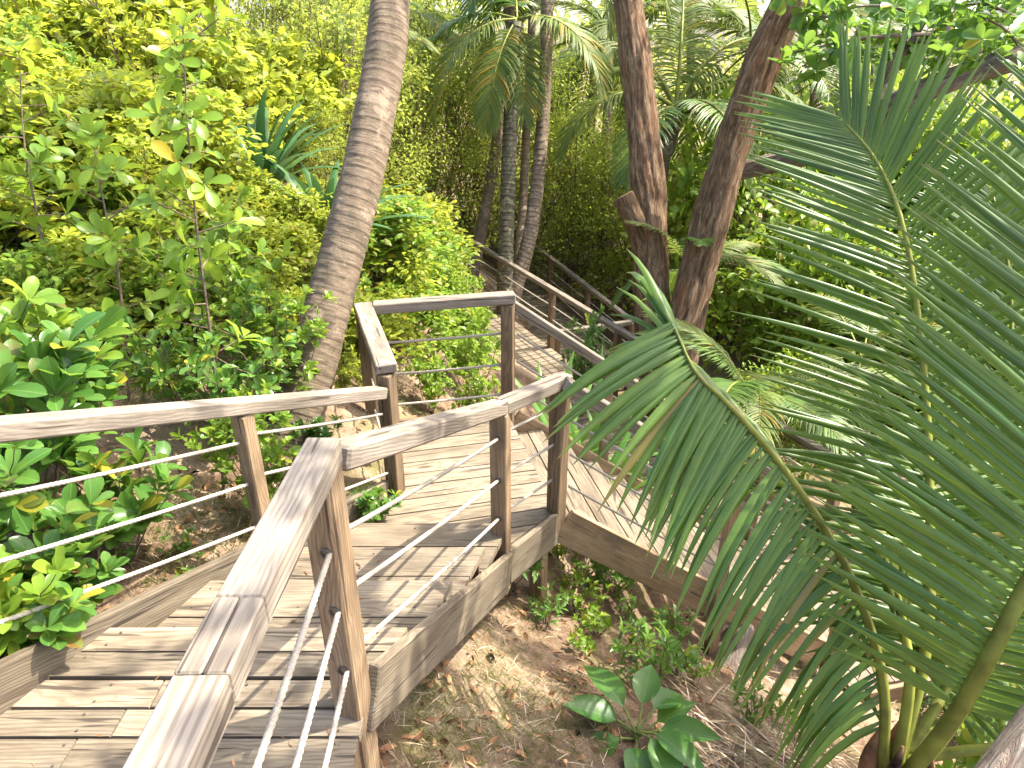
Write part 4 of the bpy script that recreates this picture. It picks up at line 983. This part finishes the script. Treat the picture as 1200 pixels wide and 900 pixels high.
for i, (u, t_, vt) in enumerate(TH):
    PP(('thick', 'thick_b', 'broad_b')[i % 3], ('leaf_lime', 'leaf_lime', 'leaf_bright', 'leaf_lime')[i % 4], u, t_, vt, lab_t, 'bush', 'sunlit thicket bushes on the left slope', 'bush', wid=1.15)
# saplings
def sapling(pts, label, L=.135, k=6, seed=0, mat='leaf_bright', step=.075, brl=.2):
    t = thing('sapling', pts[0], label, 'sapling'); mb = MB(); c = catmull(pts, 40); tube(mb, c, [.009, .007, .003], 7, 40)
    ln = np.linalg.norm(np.diff(c, axis=0), axis=1).sum(); tips, dirs = [c[-1]], [V3(0, 0, 1)]
    for s in np.arange(.28, 1., step/ln):
        p = c[int(s*39)]; a = R.uniform(0, 6.28); e = p+V3(math.cos(a), math.sin(a), R.uniform(.0, .7))*brl*R.uniform(.4, 1.2)
        tube(mb, [p, (p+e)/2, e], [.005, .003], 5, 4); tips.append(e); dirs.append(nrm(e-p)+V3(0, 0, .4))
    mb.obj('stem', 'stem', t); O, D, N = rosettes(tips, dirs, k, (.6, 1.4)); Ls = L*R.uniform(.55, 1.15, len(O))
    link('foliage', leaves('foliage', T_OBOV, O, D, N, Ls, Ls*.48, mat), t).location = -Vector(t.location)
    return t
b_ = ground_at(262, 3.75)
sapling([b_-V3(0, 0, .05), P(250, 420, 3.7), P(232, 280, 3.6), P(220, 150, 3.5), P(214, 30, 3.45)], 'tall thin sapling with large pale leaves and one orange leaf, standing before the thicket')
b_ = ground_at(150, 4.2)
sapling([b_-V3(0, 0, .05), P(140, 330, 4.2), P(120, 230, 4.2), P(105, 140, 4.2)], 'shorter sapling left of the tall thin one, with broad leaves', mat='leaf_bright')
b_ = ground_at(60, 4.4)
sapling([b_-V3(0, 0, .05), P(52, 300, 4.4), P(30, 180, 4.4), P(22, 60, 4.4)], 'loose sapling near the left edge with bright leaves', mat='leaf_bright', L=.14)
# fine-leaved hedge far up the slope
lab_h = 'tall fine-leaved bush in the pale hedge across the back of the slope'
HD = [(250, 10.2, -40), (330, 10.5, -60), (400, 11, -50), (300, 9.2, 60), (380, 9.4, 110), (440, 13.5, -20), (505, 15.5, 20), (465, 14, 110), (545, 17, 70), (425, 10.5, 170), (500, 18, -40), (570, 16.5, 60), (620, 17.5, 70), (670, 17, 120), (740, 17, 130)]
for i, (u, t_, vt) in enumerate(HD):
    PP(('fine', 'fine_b')[i % 2], 'leaf_hedge', u, t_, vt, lab_h, 'bush', 'fine-leaved bushes of the back hedge', 'bush')
# shrubs round the walkways
for kx, mt, u, t_, vt, lab, *wd_k in (
 ('thick', 'leaf_lime', 445, 8.2, 285, 'yellow-edged shrub between the leaning palm and the small railing corner'),
 ('thick_b', 'leaf_lime', 410, 7.4, 300, 'lime shrub showing through the landing railing at its left'),
 ('thick', 'leaf_lime', 432, 9.2, 262, 'lime bush on the slope behind the leaning palm, below the arching strap leaves'),
 ('thick_b', 'leaf_bright', 462, 9.6, 275, 'bright bush under the small railing corner'),
 ('thick', 'leaf_lime', 425, 6.2, 350, 'yellow-green bush directly behind the landing cap rail corner'),
 ('broad', 'leaf_bright', 500, 7.6, 340, 'leafy bush seen over the middle of the landing cap rail'),
 ('coarse', 'leaf_bright', 1040, 15, 120, 'broad green bush below the sky gap behind the upright frond'),
 ('coarse', 'leaf_bright', 1110, 14, 110, 'shady green bush under the level grey trunk'),
 ('coarse', 'leaf_bright', 1190, 13.5, 90, 'tall green bush at the right edge behind the palm leaflets'),
 ('coarse', 'leaf_bright', 960, 15, 110, 'shady bush between the right-leaning trunk and the upright frond'),
 ('broad', 'leaf_lime', 440, 5.4, 400, 'low yellow-green shrub inside the corner of the landing railing'),
 ('broad_b', 'leaf_bright', 560, 6.2, 420, 'low green shrub below the far end of the landing cap rail', .7),
 ('broad_b', 'leaf_lime', 405, 5.0, 395, 'yellow-green shrub pressed against the leaning palm on its right side', .8),
 ('coarse', 'leaf_bright', 535, 8.4, 292, 'leafy green bush left of the palm cluster hiding the start of the long railing', .8),
 ('thick', 'leaf_lime', 480, 10.2, 262, 'lime bush just below the small railing corner, right of the arching strap leaves'),
 ('broad', 'leaf_bright', 548, 7.0, 350, 'dark-stemmed bush rising behind the right end of the landing cap rail', .8),
 ('broad_b', 'leaf_bright', 505, 5.9, 395, 'green bush seen between landing cap rail and its top rope'),
 ('broad', 'leaf_lime', 470, 7.0, 345, 'yellow-green bush over the left half of the landing cap rail'),
 ('broad_b', 'leaf_bright', 455, 5.2, 455, 'low green plant beside the landing behind the two lower ropes', .8),
 ('thick', 'leaf_lime', 450, 7.4, 300, 'yellow-green bush filling the slope over the bend of the landing cap rail'),
 ('broad_b', 'leaf_lime', 470, 6.2, 365, 'bush right behind the landing cap rail, left of its middle'),
 ('thick_b', 'leaf_bright', 515, 8.8, 290, 'bright bush between the small railing corner and the start of the long railing', .8),
 ('broad', 'leaf_bright', 430, 5.6, 410, 'low bush in the corner under the bend of the landing cap rail', .8),
 ('coarse', 'leaf_bright', 1330, 11, 150, 'green bush past the right edge behind the palm leaflets'),
 ('coarse', 'leaf_bright', 1300, 15, 110, 'tall bush past the right edge, below the level grey trunk'),
 ('coarse', 'leaf_bright', 490, 8.6, 300, 'mid-green shrub in front of the pale platform end'),
 ('coarse', 'leaf_bright', 515, 9.4, 325, 'leafy green shrub left of the palm cluster, over the boardwalk edge', .55),
 ('broad', 'leaf_bright', 470, 6.4, 395, 'bright low shrub behind the landing cap rail'),
 ('coarse', 'leaf_hedge', 672, 18.2, 190, 'big-leaved shrub right of the palm cluster, beyond the railing', .62),
 ('coarse', 'leaf_hedge', 705, 18, 180, 'big-leaved bright shrub beside the forked trunk at the back'),
 ('coarse', 'leaf_bright', 640, 20.5, 140, 'pale bright shrub far behind the long railing'),
 ('coarse', 'leaf_bright', 725, 20.5, 130, 'high bright shrub far behind the stubbed trunk'),
 ('coarse', 'leaf_hedge', 800, 15.5, 190, 'bright shrub glimpsed between the two flaky trunks'),
 ('coarse', 'leaf_bright', 850, 15, 120, 'sunlit shrub behind the right-leaning trunk'),
 ('broad', 'leaf_dark', 680, 9.2, 360, 'leafy vine clump smothering the long railing in its middle', .5),
 ('coarse', 'leaf_bright', 940, 13, 210, 'sunlit shrub behind the broad frond, lower than the leaning grey trunk'),
 ('coarse', 'leaf_bright', 1010, 12, 260, 'green shrub behind the middle of the broad frond'),
 ('coarse', 'leaf_bright', 1090, 12, 250, 'green shrub behind the right part of the broad frond'),
 ('coarse', 'leaf_bright', 1170, 12.5, 200, 'bright shrub beyond the right frond leaflets'),
 ('coarse', 'leaf_bright', 900, 10, 400, 'shaded shrub behind the small dark palm'),
 ('fine', 'leaf_bright', 980, 18, 90, 'tall pale bush under the sky gap, left of the thin branch'),
 ('fine_b', 'leaf_bright', 1150, 18, 80, 'tall pale bush under the level grey trunk at the right'),
 ('fine', 'leaf_bright', 880, 19, 60, 'tall pale bush behind the right-leaning trunk'),
 ('coarse', 'leaf_dark', 1130, 5.2, 760, 'leafy clump behind the young palm stems'),
 ('broad', 'leaf_bright', 1150, 3.6, 800, 'bright low plant between the young palm stems and the grey log'),
 ('broad', 'leaf_bright', 1240, 3.4, 780, 'low plant behind the grey log at the right edge'),
 ('coarse', 'leaf_bright', 1080, 7.2, 560, 'green shrub beyond the lower landing'),
 ): PP(kx, mt, u, t_, vt, lab, wid=wd_k[0] if wd_k else 1.)
for i, (u, v, k, c) in enumerate(((470, 312, .55, 'leaf_lime'), (484, 338, .5, 'leaf_bright'), (500, 368, .42, 'leaf_lime'), (458, 352, .45, 'leaf_lime'), (522, 396, .35, 'leaf_bright'), (482, 402, .35, 'leaf_bright'), (448, 415, .35, 'leaf_lime'), (545, 425, .3, 'leaf_bright'), (498, 300, .6, 'leaf_lime'), (440, 328, .5, 'leaf_bright'), (465, 285, .6, 'leaf_lime'), (510, 335, .5, 'leaf_bright'),
    (110, 395, .4, 'leaf_lime'), (230, 390, .4, 'leaf_bright'), (250, 320, .4, 'leaf_lime'), (325, 345, .35, 'leaf_lime'), (170, 350, .45, 'leaf_lime'), (60, 330, .5, 'leaf_lime'), (390, 400, .35, 'leaf_bright'), (90, 250, .6, 'leaf_lime'), (20, 260, .55, 'leaf_lime'), (205, 240, .6, 'leaf_lime'), (0, 180, .7, 'leaf_lime'), (292, 268, .28, 'leaf_lime'), (345, 282, .28, 'leaf_lime'), (262, 245, .28, 'leaf_lime'), (320, 262, .22, 'leaf_lime'), (365, 300, .25, 'leaf_lime'))):
    lft = u < 400
    PP(('thick', 'thick_b')[i % 2], c, u, 0, 0, 'low spreading bush on the open slope above the hill-side handrail' if lft else 'low spreading bush covering the bare slope behind the landing', 'bush', 'low bushes on the slope above the handrail' if lft else 'low bushes on the slope behind the landing', 'bush', at=ground_hit(u, v), sc=k, wid=1.5)
# ground weeds under the stairs
WD = [(655, 655), (690, 690), (675, 720), (640, 735), (705, 745), (720, 700), (745, 770), (790, 790), (665, 690), (630, 720), (780, 740), (735, 725), (690, 770), (830, 720), (770, 690), (600, 690), (810, 800), (880, 850), (930, 860), (760, 810)]
for i, (u, v) in enumerate(WD):
    p = ground_hit(u, v); PP(('weed', 'weed_b')[i % 2], ('leaf_bright', 'leaf_gloss')[i % 2], u, 0, 0, 'small leafy weed on the bare slope beside the stairs', 'weed', 'weeds on the bare slope', 'weed', at=p, sc=R.uniform(.35, 1.2))
for i, (u, v) in enumerate([(190, 735), (215, 650), (150, 665), (440, 590), (120, 700), (345, 520), (235, 690)]):
    p = ground_hit(u, v); PP('weed', 'leaf_gloss', u, 0, 0, 'small leafy weed on the earth beside the kerb board', 'weed', 'weeds by the kerb board', 'weed', at=p, sc=R.uniform(.45, .8))
# large-leaved plant near the bottom
bp = ground_hit(745, 870)
t = thing('broad_leaved_plant', bp, 'dark green plant with a few very large leaves on the sandy slope, lower middle', 'plant')
O, D, N = [], [], []; mb = MB()
for i in range(11):
    a = i*2.4+.3; h = R.uniform(.03, .14); e = bp+V3(math.cos(a)*.1, math.sin(a)*.1, h+.06); tube(mb, [bp, bp+V3(0, 0, h*.7), e], [.008, .005], 6, 6)
    O.append(e); D.append(V3(math.cos(a), math.sin(a), R.uniform(-.1, .6))); N.append(V3(-math.cos(a)*.3, -math.sin(a)*.3, 1))
mb.obj('stems', 'greenstem', t)
link('foliage', leaves('foliage', T_BIG, O, D, N, R.uniform(.2, .3, 11), R.uniform(.10, .14, 11), 'leaf_veined', R.random((11, 3))*V3(1, .9, .8)), t).location = -Vector(t.location)
# strap-leaved plants
def straps(base, n, L, w, label, seed, name='agave', flop=.5, mat='leaf_strap'):
    t = thing(name, base, label, name.replace('_', ' ')); mb = MB()
    rs = np.random.default_rng(seed)
    for i in range(n):
        a = i*2.4+rs.uniform(-.2, .2); el = rad(np.interp(i/n, [0, 1], [35, 85]))+rs.normal(0, .08); Ln = L*rs.uniform(.75, 1.1)
        p = [V3(0, 0, 0)]; e = el
        for k in range(9):
            p.append(p[-1]+V3(math.cos(a)*math.cos(e), math.sin(a)*math.cos(e), math.sin(e))*Ln/9); e -= flop*rs.uniform(.6, 1.3)*(.15+.25*k/9)
        q = np.array(p); Tq = nrm(np.gradient(q, axis=0)); S = V3(-math.sin(a), math.cos(a), 0); Nq = np.cross(S, Tq)*-1
        pr = np.interp(np.linspace(0, 1, 10), [0, .15, .5, .85, 1], [.75, .9, 1, .55, .02])*w/2
        V = np.stack([q-S*pr[:, None]+np.cross(Tq, S)*-pr[:, None]*.35, q, q+S*pr[:, None]+np.cross(Tq, S)*-pr[:, None]*.35], 1).reshape(-1, 3)
        F = []
        for k in range(9): F += [[3*k, 3*k+1, 3*k+4, 3*k+3], [3*k+1, 3*k+2, 3*k+5, 3*k+4]]
        g = np.zeros((10, 3, 3)); g[..., 0] = np.linspace(0, Ln, 10)[:, None]; g[:, 0, 1] = -pr; g[:, 2, 1] = pr; g[..., 2] = i
        tt = rs.random(3); tt[2] = 0; tt[1] = min(tt[1], .9)
        mb.add(V, F, g.reshape(-1, 3), tt)
    o = mb.obj('leaves', mat, t, True); o.location = (0, 0, 0); return t
def base_for(u, v, t): return P(u, v, t)
q = ground_at(312, 7.0); straps(q, 32, 1.15, .1, 'dark green strap-leaved agave, the upper one in the thicket', 1)
q = ground_at(385, 6.6); straps(q, 32, 1.1, .1, 'dark green strap-leaved agave touching the leaning palm, lower of the pair', 2)
q = ground_at(455, 9.5); straps(q, 9, 1.1, .1, 'small arching strap-leaved plant behind the leaning palm', 3, 'strap_leaved_plant', .9)
for u, t_, n, L, lab in ((690, 6.1, 12, 1.55, 'strap-leaved lily with tall upright blades behind the end post of the near rail'), (640, 6.4, 12, 1.3, 'arching strap-leaved lily left of the tallest one, under the diagonal handrail'), (770, 6.6, 10, 1.1, 'strap-leaved lily in front of the thick trunks'), (720, 7.2, 10, 1.2, 'strap-leaved lily behind the tallest one, beside the long railing')):
    straps(ground_at(u, t_), n, L, .085, lab, int(u), 'strap_leaved_lily', .35, 'leaf_gloss')

# far woods closing the view: one mass nobody could count
far = []
for i in range(30):
    pass
C_ = []; 
for i in range(340):
    a = rad(R.uniform(15, 150)); d_ = R.uniform(20, 34); x, y = math.cos(a)*d_, math.sin(a)*d_
    k = max(0, (x-4)/14) if y > 0 else 0
    C_.append(V3(x, y, H(x, y)+R.uniform(0, 6.5 if x < 6 else 5.0)))
C_ = np.array(C_); n = 54000; ci = R.integers(0, len(C_), n); dd = nrm(R.normal(0, 1, (n, 3)))*(R.random((n, 1))**.4)
O = C_[ci]+dd*V3(1.7, 1.7, 1.1)*1.0; Ls = R.uniform(.12, .3, n); tint = R.random((n, 3)); tint[:, 0] = np.clip(tint[:, 0]*.6+R.random(340)[ci]*.4, 0, 1)
wf = link('far_woods', leaves('far_woods', T_SMALL, O, dd+R.normal(0, .5, (n, 3)), V3(0, 0, 1)+R.normal(0, .5, (n, 3)), Ls, Ls*.5, 'leaf_hedge', tint))
tag(wf, 'soft mass of pale green woods behind everything', 'woods', kind='stuff')

# ================================================================== LITTER + GRASS
def scatter(n, boxes):
    uu = np.concatenate([R.uniform(b[0], b[1], int(n*b[4])) for b in boxes]); vv = np.concatenate([R.uniform(b[2], b[3], int(n*b[4])) for b in boxes])
    r = np.array([ray(a, b) for a, b in zip(uu, vv)]); t = np.full(len(r), .8); hit = np.zeros(len(r), bool); c = V3(0, 0, CAMZ)
    for k in range(160):
        q = c+t[:, None]*r; hit |= q[:, 2] < height(q[:, 0], q[:, 1]); t = np.where(hit, t, t*1.022)
    for k in range(10):
        q = c+t[:, None]*r; t = np.where(q[:, 2] < height(q[:, 0], q[:, 1]), t*.9975, t)
    p = (c+t[:, None]*r)[hit]; p[:, 2] = height(p[:, 0], p[:, 1]); return p
BX = [(440, 900, 600, 900, .5), (800, 1150, 760, 960, .25), (60, 330, 520, 790, .25), (0, 420, 330, 520, .12), (400, 600, 380, 500, .12)]
p = scatter(1300, BX); n = len(p); a = R.uniform(0, 6.28, n)
lit = leaves('leaf_litter', T_OVAL, p+V3(0, 0, .012), np.stack([np.cos(a), np.sin(a), R.normal(0, .25, n)], 1), V3(0, 0, 1)+R.normal(0, .35, (n, 3)), R.uniform(.02, .07, n), R.uniform(.01, .03, n), 'litter')
tag(link('leaf_litter', lit), 'scattered dead brown leaves on the earth slopes', 'leaf litter', kind='stuff')
p = scatter(3000, BX); n = len(p); a = R.uniform(0, 6.28, n)
tw = leaves('fallen_needles', T_SMALL, p+V3(0, 0, .014), np.stack([np.cos(a), np.sin(a), R.normal(0, .2, n)], 1), V3(0, 0, 1)+R.normal(0, .5, (n, 3)), R.uniform(.03, .14, n), R.uniform(.002, .004, n), 'straw')
tag(link('fallen_needles', tw), 'straw-coloured fallen needles and twigs on the earth slopes', 'needles', kind='stuff')
p = scatter(600, [(820, 1010, 800, 930, 1.)]); n = len(p); a = R.normal(2.6, .7, n)
dp = leaves('palm_debris', T_SMALL, p+np.stack([R.normal(0, .03, n), R.normal(0, .03, n), R.uniform(.01, .06, n)], 1), np.stack([np.cos(a), np.sin(a), R.normal(0, .25, n)], 1), V3(0, 0, 1)+R.normal(0, .5, (n, 3)), R.uniform(.15, .45, n), R.uniform(.004, .011, n), 'straw')
tag(link('palm_debris', dp), 'heap of dry pale palm leaflets lying on the slope below the young palm', 'dry leaves', kind='stuff')
p = scatter(5200, [(140, 300, 370, 480, .3), (170, 330, 560, 690, .25), (480, 720, 790, 900, .25), (0, 60, 320, 400, .1), (540, 640, 700, 800, .08)]); n = len(p); a = R.uniform(0, 6.28, n)
gs = leaves('grass', T_SMALL, p, np.stack([np.cos(a)*.6, np.sin(a)*.6, R.uniform(.3, 1.2, n)], 1), np.stack([np.cos(a+1.6), np.sin(a+1.6), R.normal(0, .3, n)], 1), R.uniform(.03, .09, n), R.uniform(.003, .006, n), 'grass')
tag(link('grass', gs), 'short thin olive grass in patches on the earth', 'grass', kind='stuff')

pd = []
for i in range(60):
    y = R.uniform(1.0, 3.05); x = R.uniform(lat(LA, LB, y)+.06, lat(P1, P2, max(y, 1.53))-.05)
    z = 0 if y < 1.86 else LV[1+sum(y > q for q in ys[2:4])]
    if any(abs(y-q) < .05 for q in (1.86, 2.28, 2.69)): continue
    pd.append((x, y, z+.006))
pd = np.array(pd); n = len(pd); a = R.uniform(0, 6.28, n)
dn = leaves('deck_needles', T_SMALL, pd, np.stack([np.cos(a), np.sin(a), R.normal(0, .03, n)], 1), V3(0, 0, 1)+R.normal(0, .15, (n, 3)), R.choice([.03, .05, .1], n), R.choice([.002, .003, .009], n), 'litter')
tag(link('deck_needles', dn), 'few brown needles and leaf bits lying on the near deck boards', 'leaf litter', kind='stuff')
# ================================================================== LIGHT
S = nrm(V3(.86, .28, 1.3)); el = math.asin(S[2]); az = math.atan2(S[0], S[1])
w = bpy.data.worlds.new('World'); SC.world = w; w.use_nodes = True; nt = w.node_tree; nt.nodes.clear()
sky = nt.nodes.new('ShaderNodeTexSky'); sky.sky_type = 'NISHITA'; sky.sun_disc = False
sky.sun_elevation = el; sky.sun_rotation = az; sky.air_density = .8; sky.dust_density = 4.; sky.ozone_density = .2
bg = nt.nodes.new('ShaderNodeBackground'); bg.inputs[1].default_value = .15
wo = nt.nodes.new('ShaderNodeOutputWorld'); nt.links.new(sky.outputs[0], bg.inputs[0]); nt.links.new(bg.outputs[0], wo.inputs[0])
sl = bpy.data.lights.new('sun', 'SUN'); sl.energy = 2.75; sl.angle = rad(.5); sl.color = (1, .93, .81)
so = bpy.data.objects.new('sun', sl); COL.objects.link(so); so.rotation_euler = Vector(S).to_track_quat('Z', 'Y').to_euler(); so.location = (6, 6, 14)
vs = SC.view_settings; vs.view_transform = 'Standard'; vs.look = 'None'; vs.exposure = 2.26; vs.gamma = 1; vs.use_curve_mapping = False
SC.cycles.use_denoising = True
SC.cycles.max_bounces = 8; SC.cycles.diffuse_bounces = 4; SC.cycles.glossy_bounces = 2; SC.cycles.transmission_bounces = 4
SC.cycles.sample_clamp_indirect = 6
for o in list(COL.objects):
    if 'world' in o.keys(): del o['world']
